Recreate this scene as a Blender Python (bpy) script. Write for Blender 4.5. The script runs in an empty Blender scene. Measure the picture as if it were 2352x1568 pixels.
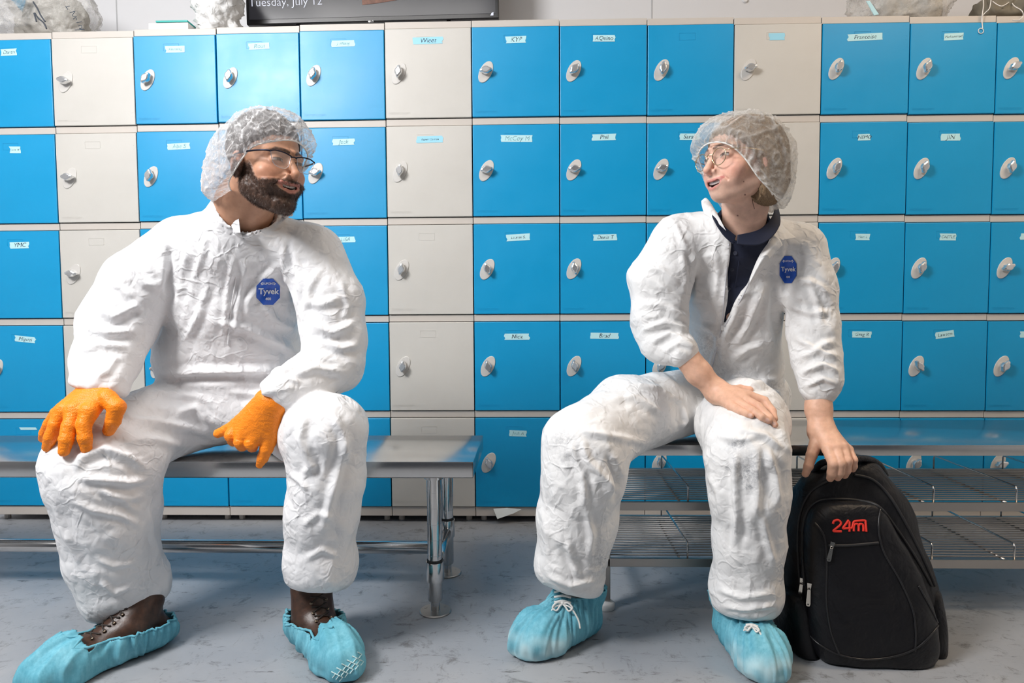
import bpy, bmesh, math, random
import numpy as np
from mathutils import Vector, Matrix

# ------------------------------------------------------------------ camera
SC = bpy.context.scene
F_PX = 1568.0                      # focal length in pixels for a 2352 px wide frame
YAW, PITCH, ROLL = -0.02925, 0.05455, -0.00592
CAM = np.array([1.875, -2.673, 0.870])
_c, _s = math.cos(YAW), math.sin(YAW)
FWD = np.array([_s*math.cos(PITCH), _c*math.cos(PITCH), -math.sin(PITCH)])
_r = np.array([_c, -_s, 0.0]); _u = np.cross(_r, FWD)
RGT = _r*math.cos(ROLL)+_u*math.sin(ROLL)
UPV = -_r*math.sin(ROLL)+_u*math.cos(ROLL)
cd = bpy.data.cameras.new('camera'); cam = bpy.data.objects.new('camera', cd)
SC.collection.objects.link(cam)
cd.sensor_width = 36.0; cd.lens = 36.0*F_PX/2352.0; cd.clip_start = .05
cam.matrix_world = Matrix(((RGT[0], UPV[0], -FWD[0], CAM[0]), (RGT[1], UPV[1], -FWD[1], CAM[1]),
                           (RGT[2], UPV[2], -FWD[2], CAM[2]), (0, 0, 0, 1)))
SC.camera = cam

# ------------------------------------------------------------------ world, lights, exposure
SC.view_settings.view_transform = 'Standard'; SC.view_settings.look = 'None'
SC.view_settings.gamma = 1.0; SC.view_settings.use_curve_mapping = False
SC.view_settings.exposure = 0.06
SC.cycles.adaptive_threshold = .06; SC.cycles.adaptive_min_samples = 16; SC.cycles.max_bounces = 7; SC.cycles.diffuse_bounces = 3; SC.cycles.glossy_bounces = 3; SC.cycles.transparent_max_bounces = 12
w = bpy.data.worlds.new('world'); SC.world = w; w.use_nodes = True
w.node_tree.nodes['Background'].inputs[0].default_value = (0.80, 0.87, 1.0, 1)
w.node_tree.nodes['Background'].inputs[1].default_value = 0.07

def area(name, loc, target, size, power, color=(1, 1, 1), size_y=None, spread=None):
    ld = bpy.data.lights.new(name, 'AREA'); ld.energy = power; ld.color = color
    ld.shape = 'RECTANGLE'; ld.size = size; ld.size_y = size_y or size
    if spread: ld.spread = math.radians(spread)
    lo = bpy.data.objects.new(name, ld); SC.collection.objects.link(lo)
    d = Vector(target)-Vector(loc)
    lo.location = loc; lo.rotation_euler = d.to_track_quat('-Z', 'Y').to_euler()
    return lo
area('flash_softbox', (-.05, -2.4, 2.68), (1.5, -0.4, 1.0), .8, 103, (1.0, 0.985, 0.98))
area('ceiling_panel_light', (1.0, -1.7, 2.86), (1.0, -1.7, 0), 1.2, 16, (1.0, 0.97, 0.94), .6)
area('ceiling_panel_light', (3.9, -1.3, 2.86), (3.9, -1.3, 0), 1.2, 30, (1.0, 0.78, 0.55), .6)

# ------------------------------------------------------------------ placing helpers
def ray(x, y): return FWD + RGT*(x-1176)/F_PX + UPV*(784-y)/F_PX
def at(x, y, Y):
    d = ray(x, y); return CAM + d*(Y-CAM[1])/d[1]
def atz(x, y, Z):
    d = ray(x, y); return CAM + d*(Z-CAM[2])/d[2]
def mpp(Y): return (Y-CAM[1])/F_PX             # metres per pixel at depth Y
def J(x, y, Y, r): return (at(x, y, Y), r*mpp(Y))
def project(P):
    d = np.asarray(P, float)-CAM; z = d@FWD
    return 1176+F_PX*(d@RGT)/z, 784-F_PX*(d@UPV)/z

# ------------------------------------------------------------------ materials
def mat(name, base=(.8, .8, .8), rough=.5, metal=0.0, **kw):
    m = bpy.data.materials.new(name); m.use_nodes = True
    b = m.node_tree.nodes['Principled BSDF']
    b.inputs['Base Color'].default_value = (*base, 1); b.inputs['Roughness'].default_value = rough
    b.inputs['Metallic'].default_value = metal
    for k, v in kw.items(): b.inputs[k].default_value = v
    return m
def N(m, t, **kw):
    n = m.node_tree.nodes.new(t)
    for k, v in kw.items():
        if k in n.inputs: n.inputs[k].default_value = v
        else: setattr(n, k, v)
    return n
def L(m, a, ao, b, bi): m.node_tree.links.new(a.outputs[ao], b.inputs[bi])
def bsdf(m): return m.node_tree.nodes['Principled BSDF']
def coords(m, scale=(1, 1, 1), rot=(0, 0, 0), kind='Object'):
    tc = N(m, 'ShaderNodeTexCoord'); mp = N(m, 'ShaderNodeMapping')
    mp.inputs['Scale'].default_value = scale; mp.inputs['Rotation'].default_value = rot
    L(m, tc, kind, mp, 0); return mp
def noise(m, src, scale, detail=4, rough=.55, dist=0.0):
    n = N(m, 'ShaderNodeTexNoise'); n.inputs['Scale'].default_value = scale
    n.inputs['Detail'].default_value = detail; n.inputs['Roughness'].default_value = rough
    n.inputs['Distortion'].default_value = dist
    if src: L(m, src, 0, n, 'Vector')
    return n
def ramp(m, src, out, stops):
    r = N(m, 'ShaderNodeValToRGB'); L(m, src, out, r, 0)
    e = r.color_ramp.elements
    while len(e) < len(stops): e.new(.5)
    for i, (p, c) in enumerate(stops):
        e[i].position = p; e[i].color = (*c, 1) if len(c) == 3 else c
    return r
def mix(m, fac, fo, a, b, blend='MIX'):
    n = N(m, 'ShaderNodeMix'); n.data_type = 'RGBA'; n.blend_type = blend
    if isinstance(fac, float): n.inputs[0].default_value = fac
    else: L(m, fac, fo, n, 0)
    for i, v in ((6, a), (7, b)):
        if isinstance(v, tuple) and not isinstance(v[0], bpy.types.Node): n.inputs[i].default_value = (*v, 1)
        elif isinstance(v, tuple): m.node_tree.links.new(v[0].outputs[v[1]], n.inputs[i])
    return n
def bump(m, src, out, strength, distance=.002, normal=None):
    b = N(m, 'ShaderNodeBump'); b.inputs['Strength'].default_value = strength
    b.inputs['Distance'].default_value = distance
    L(m, src, out, b, 'Height')
    if normal: L(m, normal, 0, b, 'Normal')
    L(m, b, 0, bsdf(m), 'Normal'); return b

def m_plastic(name, c1, c2, rough):
    m = mat(name, c1, rough, **{'Specular IOR Level': .55})
    co = coords(m)
    n1 = noise(m, co, 2.2, 5, .6); r1 = ramp(m, n1, 'Fac', [(.35, c1), (.7, c2)])
    # small scuffs
    co2 = coords(m, (6, 6, 30), (0, .5, .3)); n2 = noise(m, co2, 2.5, 8, .75)
    r2 = ramp(m, n2, 'Fac', [(.66, (0, 0, 0)), (.74, (.35, .35, .35))])
    mx = mix(m, r2, 0, (r1, 0), tuple(min(1, x*.6+.06) for x in c1))
    L(m, mx, 2, bsdf(m), 'Base Color')
    n3 = noise(m, co, 380, 2, .5); n4 = noise(m, co, 3.5, 3, .5)
    b1 = bump(m, n3, 'Fac', .10, .0006)
    bump(m, n4, 'Fac', .12, .004, b1)
    rr = ramp(m, n1, 'Fac', [(.3, (rough*.85,)*3), (.75, (rough*1.35,)*3)]); L(m, rr, 0, bsdf(m), 'Roughness')
    return m
BLUE = m_plastic('blue_locker_plastic', (0.0, 0.30, 0.60), (0.0, 0.325, 0.64), .36)
CREAM = m_plastic('cream_locker_plastic', (0.57, 0.55, 0.51), (0.61, 0.59, 0.55), .40)
TRIM = m_plastic('taupe_frame_plastic', (0.56, 0.515, 0.47), (0.60, 0.55, 0.50), .45)
DARKGAP = mat('dark_recess', (.015, .015, .018), .8)
PLATE = mat('lock_plate_plastic', (.62, .60, .57), .35)
CHROME = mat('chrome_metal', (.80, .80, .80), .24, .88)

def m_steel(name, base, rough, stretch):
    m = mat(name, base, rough, 1.0)
    co = coords(m, stretch); n = noise(m, co, 3.0, 6, .6)
    rr = ramp(m, n, 'Fac', [(.3, (rough*.9,)*3), (.7, (rough*1.12,)*3)]); L(m, rr, 0, bsdf(m), 'Roughness')
    co2 = coords(m); n2 = noise(m, co2, 5, 5, .6)
    r2 = ramp(m, n2, 'Fac', [(.3, tuple(x*.90 for x in base)), (.7, base)]); L(m, r2, 0, bsdf(m), 'Base Color')
    bump(m, n, 'Fac', .02, .0005)
    return m
STEEL = m_steel('brushed_steel', (.66, .65, .64), .20, (1, 90, 90))
STEEL_DARK = m_steel('dull_steel', (.50, .47, .44), .38, (2, 60, 60))
TUBE = m_steel('polished_steel_tube', (.66, .65, .64), .13, (3, 3, 3))
RUBBER = mat('black_rubber', (.02, .02, .02), .6)
WHITE_PL = mat('white_plastic', (.78, .78, .78), .4)

# ------------------------------------------------------------------ object helpers
def link(o): SC.collection.objects.link(o); return o
def empty(name, loc, label=None, cat=None, group=None, rz=0):
    o = link(bpy.data.objects.new(name, None)); o.location = loc; o.rotation_euler = (0, 0, rz)
    o.empty_display_size = .05
    if label: o['label'] = label; o['category'] = cat
    if group: o['group'] = group
    return o
def tag(o, label, cat, group=None):
    o['label'] = label; o['category'] = cat
    if group: o['group'] = group
    return o
def meshobj(name, V, Fc, m, parent=None, smooth=True, attrs=None, origin=None):
    V = np.asarray(V, dtype=float)
    o0 = np.array(parent.matrix_world.translation) if (parent and origin is None) else (np.zeros(3) if origin is None else np.asarray(origin, float))
    if parent is not None and origin is None:
        o0 = wloc(parent)
    me = bpy.data.meshes.new(name)
    me.from_pydata((V-o0).tolist() if len(V) else [], [], Fc.tolist() if hasattr(Fc, 'tolist') else Fc)
    if smooth: me.polygons.foreach_set('use_smooth', [True]*len(me.polygons))
    ms = m if isinstance(m, (list, tuple)) else [m]
    for q in ms: me.materials.append(q)
    for k, v in (attrs or {}).items():
        v = np.asarray(v, dtype=np.float32)
        if v.ndim == 2:
            a = me.attributes.new(k, 'FLOAT_COLOR', 'POINT')
            a.data.foreach_set('color', np.c_[v, np.ones(len(v))].astype(np.float32).ravel())
        else:
            a = me.attributes.new(k, 'FLOAT', 'POINT'); a.data.foreach_set('value', v)
    me.update()
    o = link(bpy.data.objects.new(name, me))
    if parent is not None: o.parent = parent
    else: o.location = o0
    return o
def wloc(o):
    v = np.array(o.location)
    while o.parent is not None:
        o = o.parent; v = v+np.array(o.location)
    return v
class MB:
    """collects shapes in world coordinates and links them as ONE mesh object"""
    def __init__(s): s.V = []; s.F = []; s.n = 0; s.mi = []
    def add(s, V, Fc, mi=0):
        V = np.asarray(V, float).reshape(-1, 3)
        s.V.append(V); s.F += [[i+s.n for i in f] for f in Fc]; s.mi += [mi]*len(Fc); s.n += len(V); return s
    def box(s, lo, hi, bev=0.0, mi=0, rot=None, piv=None):
        lo = np.array(lo, float); hi = np.array(hi, float)
        bm = bmesh.new(); bmesh.ops.create_cube(bm, size=1.0)
        for v in bm.verts: v.co = Vector((lo+hi)/2) + Vector(np.array(v.co)*(hi-lo))
        if bev > 0: bmesh.ops.bevel(bm, geom=bm.edges[:], offset=min(bev, .45*min(hi-lo)), segments=2, profile=.5, affect='EDGES', clamp_overlap=True)
        V = np.array([v.co[:] for v in bm.verts]); bm.verts.index_update()
        Fc = [[v.index for v in f.verts] for f in bm.faces]; bm.free()
        if rot is not None:
            R = np.array(rot); pv = (lo+hi)/2 if piv is None else np.array(piv); V = (V-pv)@R.T+pv
        return s.add(V, Fc, mi)
    def tube(s, pts, r, seg=12, mi=0, caps=True, closed=False):
        pts = np.asarray(pts, float); n = len(pts); rr = np.broadcast_to(np.asarray(r, float), (n,))
        if closed: T = np.roll(pts, -1, 0)-np.roll(pts, 1, 0)
        else: T = np.gradient(pts, axis=0)
        T /= np.linalg.norm(T, axis=1)[:, None]+1e-12
        a = np.cross(T[0], [0, 0, 1.]); a = a if np.linalg.norm(a) > .1 else np.cross(T[0], [1., 0, 0])
        a /= np.linalg.norm(a); V = []
        for i in range(n):
            a = a-T[i]*(a@T[i]); a /= np.linalg.norm(a)+1e-12; b = np.cross(T[i], a)
            for k in range(seg):
                t = 2*math.pi*k/seg; V.append(pts[i]+rr[i]*(math.cos(t)*a+math.sin(t)*b))
        Fc = []
        for i in range(n if closed else n-1):
            j = (i+1) % n
            for k in range(seg):
                k2 = (k+1) % seg; Fc.append([i*seg+k, i*seg+k2, j*seg+k2, j*seg+k])
        if caps and not closed: Fc += [list(range(seg))[::-1], [(n-1)*seg+k for k in range(seg)]]
        return s.add(V, Fc, mi)
    def lathe(s, prof, c, axis=(0, 0, 1), seg=28, mi=0):
        """prof = [(radius, height)...] along axis from c"""
        ax = np.array(axis, float); ax /= np.linalg.norm(ax)
        a = np.cross(ax, [0, 0, 1.]) if abs(ax[2]) < .9 else np.cross(ax, [1., 0, 0]); a /= np.linalg.norm(a); b = np.cross(ax, a)
        V = []
        for r, h in prof:
            for k in range(seg):
                t = 2*math.pi*k/seg; V.append(np.array(c)+ax*h+r*(math.cos(t)*a+math.sin(t)*b))
        Fc = []
        for i in range(len(prof)-1):
            for k in range(seg):
                k2 = (k+1) % seg; Fc.append([i*seg+k, i*seg+k2, (i+1)*seg+k2, (i+1)*seg+k])
        Fc += [list(range(seg))[::-1], [(len(prof)-1)*seg+k for k in range(seg)]]
        return s.add(V, Fc, mi)
    def build(s, name, m, parent=None, smooth=False, origin=None, autosmooth=None):
        V = np.concatenate(s.V)
        o = meshobj(name, V, s.F, m, parent, smooth, origin=origin if origin is not None or parent is not None else V.mean(0))
        if isinstance(m, (list, tuple)): o.data.polygons.foreach_set('material_index', s.mi)
        if autosmooth is not None:
            o.data.polygons.foreach_set('use_smooth', [True]*len(o.data.polygons))
            bm = bmesh.new(); bm.from_mesh(o.data)
            for e in bm.edges:
                if len(e.link_faces) == 2 and e.calc_face_angle(0) > autosmooth: e.smooth = False
            bm.to_mesh(o.data); bm.free()
        return o
def copy_tree(o, parent=None):
    c = o.copy(); link(c)
    if parent is not None: c.parent = parent
    for ch in list(o.children): copy_tree(ch, c)
    return c
def text_geo(body, size, extrude=.0, offset=0.0, shear=0.0, space=1.0, align='CENTER'):
    """letters of the built-in font as triangles in the xy plane, centred"""
    cu = bpy.data.curves.new('t', 'FONT'); cu.body = body; cu.size = size; cu.extrude = extrude
    cu.offset = offset; cu.shear = shear; cu.space_character = space; cu.align_x = align; cu.align_y = 'CENTER'
    cu.resolution_u = 3
    o = bpy.data.objects.new('t', cu); link(o)
    dg = bpy.context.evaluated_depsgraph_get(); me = bpy.data.meshes.new_from_object(o.evaluated_get(dg))
    V = np.array([v.co[:] for v in me.vertices]).reshape(-1, 3); Fc = [list(p.vertices) for p in me.polygons]
    bpy.data.objects.remove(o); bpy.data.curves.remove(cu); bpy.data.meshes.remove(me)
    return V, Fc
def catmull(P, n=10, closed=False):
    P = np.asarray(P, float); out = []
    m = len(P)
    for i in range(m if closed else m-1):
        if closed: p = [P[(i-1) % m], P[i], P[(i+1) % m], P[(i+2) % m]]
        else: p = [P[max(i-1, 0)], P[i], P[i+1], P[min(i+2, m-1)]]
        for t in np.linspace(0, 1, n, endpoint=False):
            out.append(.5*((2*p[1])+(-p[0]+p[2])*t+(2*p[0]-5*p[1]+4*p[2]-p[3])*t*t+(-p[0]+3*p[1]-3*p[2]+p[3])*t**3))
    if not closed: out.append(P[-1])
    return np.array(out)

# ------------------------------------------------------------------ implicit-surface modelling (surface nets)
def rcone(P, a, b, r1, r2):
    a = np.asarray(a, np.float32); b = np.asarray(b, np.float32)
    ab = b-a; t = np.clip(((P-a)@ab)/max(float(ab@ab), 1e-12), 0, 1)
    return np.linalg.norm(P-a-t[:, None]*ab, axis=1)-(r1+(r2-r1)*t)
def ell(P, c, r, R=None):
    q = P-np.asarray(c, np.float32)
    if R is not None: q = q@np.asarray(R, np.float32)
    r = np.asarray(r, np.float32)
    k0 = np.linalg.norm(q/r, axis=1); k1 = np.linalg.norm(q/(r*r), axis=1)+1e-9
    return k0*(k0-1)/k1
def smin(a, b, k):
    h = np.clip(.5+.5*(b-a)/k, 0, 1); return b+(a-b)*h-k*h*(1-h)
def smax(a, b, k): return -smin(-a, -b, k)
def isosurface(f, lo, hi, h, iters=1):
    lo = np.asarray(lo, float); hi = np.asarray(hi, float); C = 5
    n = (np.ceil((hi-lo)/h/C).astype(int)+1)*C
    cn = n//C
    cx = [lo[i]+(np.arange(cn[i])+.5)*C*h-h*.5 for i in range(3)]
    G = np.stack(np.meshgrid(*cx, indexing='ij'), -1).reshape(-1, 3).astype(np.float32)
    dc = f(G).reshape(cn)
    near = np.abs(dc) < C*h*1.35
    D = np.repeat(np.repeat(np.repeat(np.sign(dc)*C*h, C, 0), C, 1), C, 2).astype(np.float32)
    M = np.repeat(np.repeat(np.repeat(near, C, 0), C, 1), C, 2)
    idx = np.argwhere(M)
    P = (lo+idx*h).astype(np.float32)
    D[M] = f(P)
    S = D < 0
    # cells
    def sh(A, i, j, k): return A[i:A.shape[0]-1+i, j:A.shape[1]-1+j, k:A.shape[2]-1+k]
    cnt = sum(sh(S, i, j, k).astype(np.int8) for i in (0, 1) for j in (0, 1) for k in (0, 1))
    act = (cnt > 0) & (cnt < 8)
    ci = np.argwhere(act); vid = -np.ones(act.shape, np.int64); vid[act] = np.arange(len(ci))
    acc = np.zeros((len(ci), 3)); num = np.zeros(len(ci))
    cs = [(i, j, k) for i in (0, 1) for j in (0, 1) for k in (0, 1)]
    for a in cs:
        for ax in range(3):
            if a[ax]: continue
            b = list(a); b[ax] = 1
            da = D[ci[:, 0]+a[0], ci[:, 1]+a[1], ci[:, 2]+a[2]]; db = D[ci[:, 0]+b[0], ci[:, 1]+b[1], ci[:, 2]+b[2]]
            m = (da < 0) != (db < 0); t = np.where(m, da/np.where(m, da-db, 1), 0)
            p = np.tile(np.array(a, float), (len(ci), 1)); p[:, ax] += t
            acc[m] += p[m]; num[m] += 1
    V = lo+(ci+acc/num[:, None])*h
    Fs = []
    for ax in range(3):
        o1, o2 = [(1, 2), (2, 0), (0, 1)][ax]
        sl0 = [slice(1, -1)]*3; sl0[ax] = slice(0, -1); sl1 = list(sl0); sl1[ax] = slice(1, None)
        A = S[tuple(sl0)]; B = S[tuple(sl1)]
        e = np.argwhere(A != B); inn = A[A != B]
        off = np.array([1, 1, 1]); off[ax] = 0; e = e+off
        def g(d1, d2):
            q = e.copy(); q[:, o1] -= d1; q[:, o2] -= d2
            q = np.minimum(q, np.array(vid.shape)-1)
            return vid[q[:, 0], q[:, 1], q[:, 2]]
        Q = np.stack([g(1, 1), g(0, 1), g(0, 0), g(1, 0)], 1)
        Q[~inn] = Q[~inn][:, ::-1]
        Fs.append(Q[(Q >= 0).all(1)])
    Fq = np.concatenate(Fs)
    # pull the vertices onto the surface
    V32 = V.astype(np.float32)
    for _ in range(iters):
        g = grad(f, V32, h*.5); d = f(V32)
        V32 = V32-np.clip(d, -h, h)[:, None]*g
    return V32.astype(float), Fq
def grad(f, V, e):
    g = np.stack([f(V+np.array(d, np.float32)*e)-f(V-np.array(d, np.float32)*e) for d in ((1, 0, 0), (0, 1, 0), (0, 0, 1))], 1)
    return g/(np.linalg.norm(g, axis=1)[:, None]+1e-9)
def smooth_mesh(V, Fq, it=2, lam=.5):
    V = V.copy(); E = np.concatenate([Fq[:, [0, 1]], Fq[:, [1, 2]], Fq[:, [2, 3]], Fq[:, [3, 0]]])
    E = np.concatenate([E, E[:, ::-1]]); c = np.bincount(E[:, 0], minlength=len(V))[:, None]+1e-9
    for _ in range(it):
        s = np.stack([np.bincount(E[:, 0], V[E[:, 1], k], minlength=len(V)) for k in range(3)], 1)
        V += lam*(s/c-V)
    return V
def vnormals(V, Fq):
    n = np.cross(V[Fq[:, 2]]-V[Fq[:, 0]], V[Fq[:, 3]]-V[Fq[:, 1]])
    o = np.zeros_like(V)
    for k in range(4): 
        for c in range(3): o[:, c] += np.bincount(Fq[:, k], n[:, c], minlength=len(V))
    return o/(np.linalg.norm(o, axis=1)[:, None]+1e-12)
def keep_faces(V, Fq, mask):
    Fq = Fq[mask[Fq].all(1)]; u = np.unique(Fq); mp = -np.ones(len(V), int); mp[u] = np.arange(len(u))
    return V[u], mp[Fq], u
# gradient noise
_rs = np.random.RandomState(7); _pm = _rs.permutation(256); _pm = np.r_[_pm, _pm, _pm]
_gr = _rs.randn(256, 3); _gr /= np.linalg.norm(_gr, axis=1)[:, None]
def pn(P, sc=1.0, seed=0):
    P = np.asarray(P, float)*sc+seed*17.31; I = np.floor(P).astype(int); fr = P-I; u = fr*fr*fr*(fr*(fr*6-15)+10)
    I &= 255; r = 0
    for i in (0, 1):
        for j in (0, 1):
            for k in (0, 1):
                h = _pm[_pm[_pm[(I[:, 0]+i) & 255]+((I[:, 1]+j) & 255)]+((I[:, 2]+k) & 255)]
                g = _gr[h]; d = fr-np.array([i, j, k])
                wgt = (u[:, 0] if i else 1-u[:, 0])*(u[:, 1] if j else 1-u[:, 1])*(u[:, 2] if k else 1-u[:, 2])
                r = r+wgt*(g*d).sum(1)
    return r*1.5
def chain(P, nodes, k=.02, d=None):
    """nodes = [(point, radius)...] joined by round cones"""
    for (a, ra), (b, rb) in zip(nodes[:-1], nodes[1:]):
        q = rcone(P, a, b, ra, rb); d = q if d is None else smin(d, q, k)
    return d

# ================================================================== THE ROOM
def struct(name, V, Fc, m):
    o = meshobj(name, V, Fc, m, smooth=False); o['kind'] = 'structure'; return o
def quadbox(name, lo, hi, m):
    o = MB().box(lo, hi).build(name, m); o['kind'] = 'structure'; return o
FLOOR = mat('scuffed_epoxy_floor', (.40, .42, .45), .38)
co = coords(FLOOR)
n1 = noise(FLOOR, co, 1.6, 6, .65); r1 = ramp(FLOOR, n1, 'Fac', [(.30, (.29, .31, .34)), (.55, (.36, .375, .40)), (.78, (.43, .435, .44))])
n2 = noise(FLOOR, co, 16, 10, .78, .6); r2 = ramp(FLOOR, n2, 'Fac', [(.545, (0, 0, 0)), (.66, (.85, .85, .85))])
mx = mix(FLOOR, r2, 0, (r1, 0), (.12, .12, .115))
co3 = coords(FLOOR, (3, 14, 1), (0, 0, .45)); n3 = noise(FLOOR, co3, 3.2, 9, .8); r3 = ramp(FLOOR, n3, 'Fac', [(.585, (0, 0, 0)), (.66, (.9, .9, .9))])
mx2 = mix(FLOOR, r3, 0, (mx, 2), (.085, .08, .075))
co4 = coords(FLOOR, (13, 2.4, 1), (0, 0, -.35)); n4 = noise(FLOOR, co4, 4.2, 8, .8); r4 = ramp(FLOOR, n4, 'Fac', [(.60, (0, 0, 0)), (.68, (.7, .7, .7))])
mx3 = mix(FLOOR, r4, 0, (mx2, 2), (.17, .165, .155)); L(FLOOR, mx3, 2, bsdf(FLOOR), 'Base Color')
rr = ramp(FLOOR, n1, 'Fac', [(.3, (.30,)*3), (.7, (.46,)*3)]); L(FLOOR, rr, 0, bsdf(FLOOR), 'Roughness')
bump(FLOOR, n2, 'Fac', .25, .0015)
WALLM = mat('off_white_wall', (.72, .72, .735), .6)
bump(WALLM, noise(WALLM, coords(WALLM), 60, 3), 'Fac', .05, .001)
CEILM = mat('white_ceiling', (.8, .8, .8), .8)
quadbox('floor', (-1.6, -5, -.05), (5.2, .6, 0), FLOOR)
quadbox('wall_back', (-1.6, .52, 0), (5.2, .60, 2.95), WALLM)
quadbox('wall_left', (-1.7, -5, 0), (-1.6, .6, 2.95), WALLM)
quadbox('wall_right', (5.2, -5, 0), (5.3, .6, 2.95), WALLM)
quadbox('ceiling', (-1.7, -5, 2.9), (5.3, .6, 2.98), CEILM)
SEAM = mat('wall_panel_seam', (.45, .45, .46), .6)
for k, (xp, ww) in enumerate(((268, 1.5), (1497, 1.5))):
    c = at(xp, 25, .52)
    quadbox('trim_%d' % (k+1), (c[0]-.0025, .5185, 1.9), (c[0]+.0025, .52, 2.9), SEAM)
bs = MB()
c = at(1711, 1, .52)
bs.lathe([(.012, 0), (.012, .006), (.009, .010)], (c[0], .52, c[2]), (0, -1, 0))
tag(bs.build('wall_fastener', WHITE_PL, autosmooth=.6), 'small round white fastener on the white wall above the lockers', 'fastener')

# ------------------------------------------------------------------ lockers
W = .33
BX = {-1: -.328, 0: .004, 1: W, 2: 2*W-.005, 3: 3*W-.0085, 4: 4*W-.0075, 5: 5*W-.002, 6: 6*W+.005, 7: 7*W+.009, 8: 8*W+.007,
      9: 9*W+.005, 10: 10*W+.002, 11: 11*W-.0065, 12: 12*W}
ZS = {-1: -.009, 0: -.007, 1: -.004, 2: 0, 3: .004, 4: .007, 5: .007, 6: .006, 7: .004, 8: 0, 9: -.003, 10: -.008, 11: -.011}
ZL = [1.950, 1.583, 1.2051, .8272, .4493, .065]
KN = {(-1, 4): 15, (0, 1): -8, (0, 2): 0, (0, 3): -5, (1, 1): 50, (1, 2): 80, (2, 1): 80, (3, 1): 75, (3, 2): 8, (4, 1): 80, (4, 2): 85, (4, 3): 80, (4, 4): 85,
      (5, 1): 5, (5, 2): 8, (5, 3): 110, (5, 4): 105, (5, 5): 110, (6, 1): 45, (6, 2): 5, (6, 3): 100, (6, 4): 100, (7, 1): 80, (7, 2): 15, (8, 1): 10,
      (9, 1): 70, (9, 2): 65, (9, 3): 70, (10, 1): 70, (10, 2): 70, (10, 3): 70, (10, 4): 120, (10, 5): 60, (11, 1): 30, (11, 2): 80, (11, 3): 25, (11, 4): 60, (11, 5): 20}
TAPE = mat('pale_blue_masking_tape', (.50, .80, .86), .55)
TAPE_WARM = mat('sky_blue_masking_tape', (.33, .68, .84), .55)
INK = mat('black_marker_ink', (.03, .05, .08), .6)
FAINT = mat('faded_marker_ink', (.15, .32, .38), .6)
def door_mesh(w, h, blue):
    m = MB(); m.box((.002, -.004, .002), (w-.002, .010, h-.002), .0022)
    # label recess outline, two hinge dimples and the raised maker's word
    cx, cz, a, b = w*.46, h*.865, .030, .0125
    for x0, x1, z0, z1 in ((cx-a, cx+a, cz+b, cz+b+.001), (cx-a, cx+a, cz-b-.001, cz-b), (cx-a-.001, cx-a, cz-b, cz+b), (cx+a, cx+a+.001, cz-b, cz+b)):
        m.box((x0, -.0047, z0), (x1, -.003, z1))
    V, Fc = WORD
    V = V.copy(); m.add(np.c_[V[:, 0]+.055, np.full(len(V), -.0046), V[:, 1]+.022], Fc)
    for zz in (.035, .05, h-.05, h-.065):
        m.lathe([(.0022, 0), (.0022, .0009)], (w-.014, -.0035, zz), (0, -1, 0), 8)
    return m
WORD = text_geo('lockers.com', .017)
def knob_mb():
    """lens-shaped chrome thumb turn, long axis along x, facing -y"""
    m = MB(); m.lathe([(.0125, 0), (.0125, .007), (.010, .009)], (0, 0, 0), (0, -1, 0), 20)
    prof = [(-.0235, .003), (-.019, .0062), (-.013, .0085), (-.009, .0125), (0, .0145), (.009, .0125), (.013, .0085), (.019, .0062), (.0235, .003)]
    ring = [(x, z) for x, z in prof]+[(x, -z) for x, z in prof[::-1]]
    lay = [(-.006, .86), (-.009, 1.0), (-.021, 1.0), (-.026, .88), (-.028, .62)]
    V = []; n = len(ring)
    for y, s in lay: V += [(x*s, y, z*s) for x, z in ring]
    Fc = []
    for i in range(len(lay)-1):
        for k in range(n): k2 = (k+1) % n; Fc.append([i*n+k, i*n+k2, (i+1)*n+k2, (i+1)*n+k])
    Fc += [list(range(n)), [(len(lay)-1)*n+k for k in range(n)][::-1]]
    m.add(V, Fc); return m
ROWN = {1: 'top row', 2: 'second row', 3: 'middle row', 4: 'fourth row', 5: 'bottom row'}
COLN = {-1: 'column cut by left photo edge', 0: 'left cream column', 1: 'first blue column right of left cream column', 2: 'second blue column right of left cream column',
        3: 'blue column just left of middle cream column', 4: 'middle cream column', 5: 'blue column just right of middle cream column', 6: 'second blue column right of middle cream column',
        7: 'blue column just left of right cream column', 8: 'right cream column', 9: 'first blue column right of right cream column', 10: 'second blue column right of right cream column',
        11: 'column cut by right photo edge'}
CREAMC = (0, 4, 8)
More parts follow.
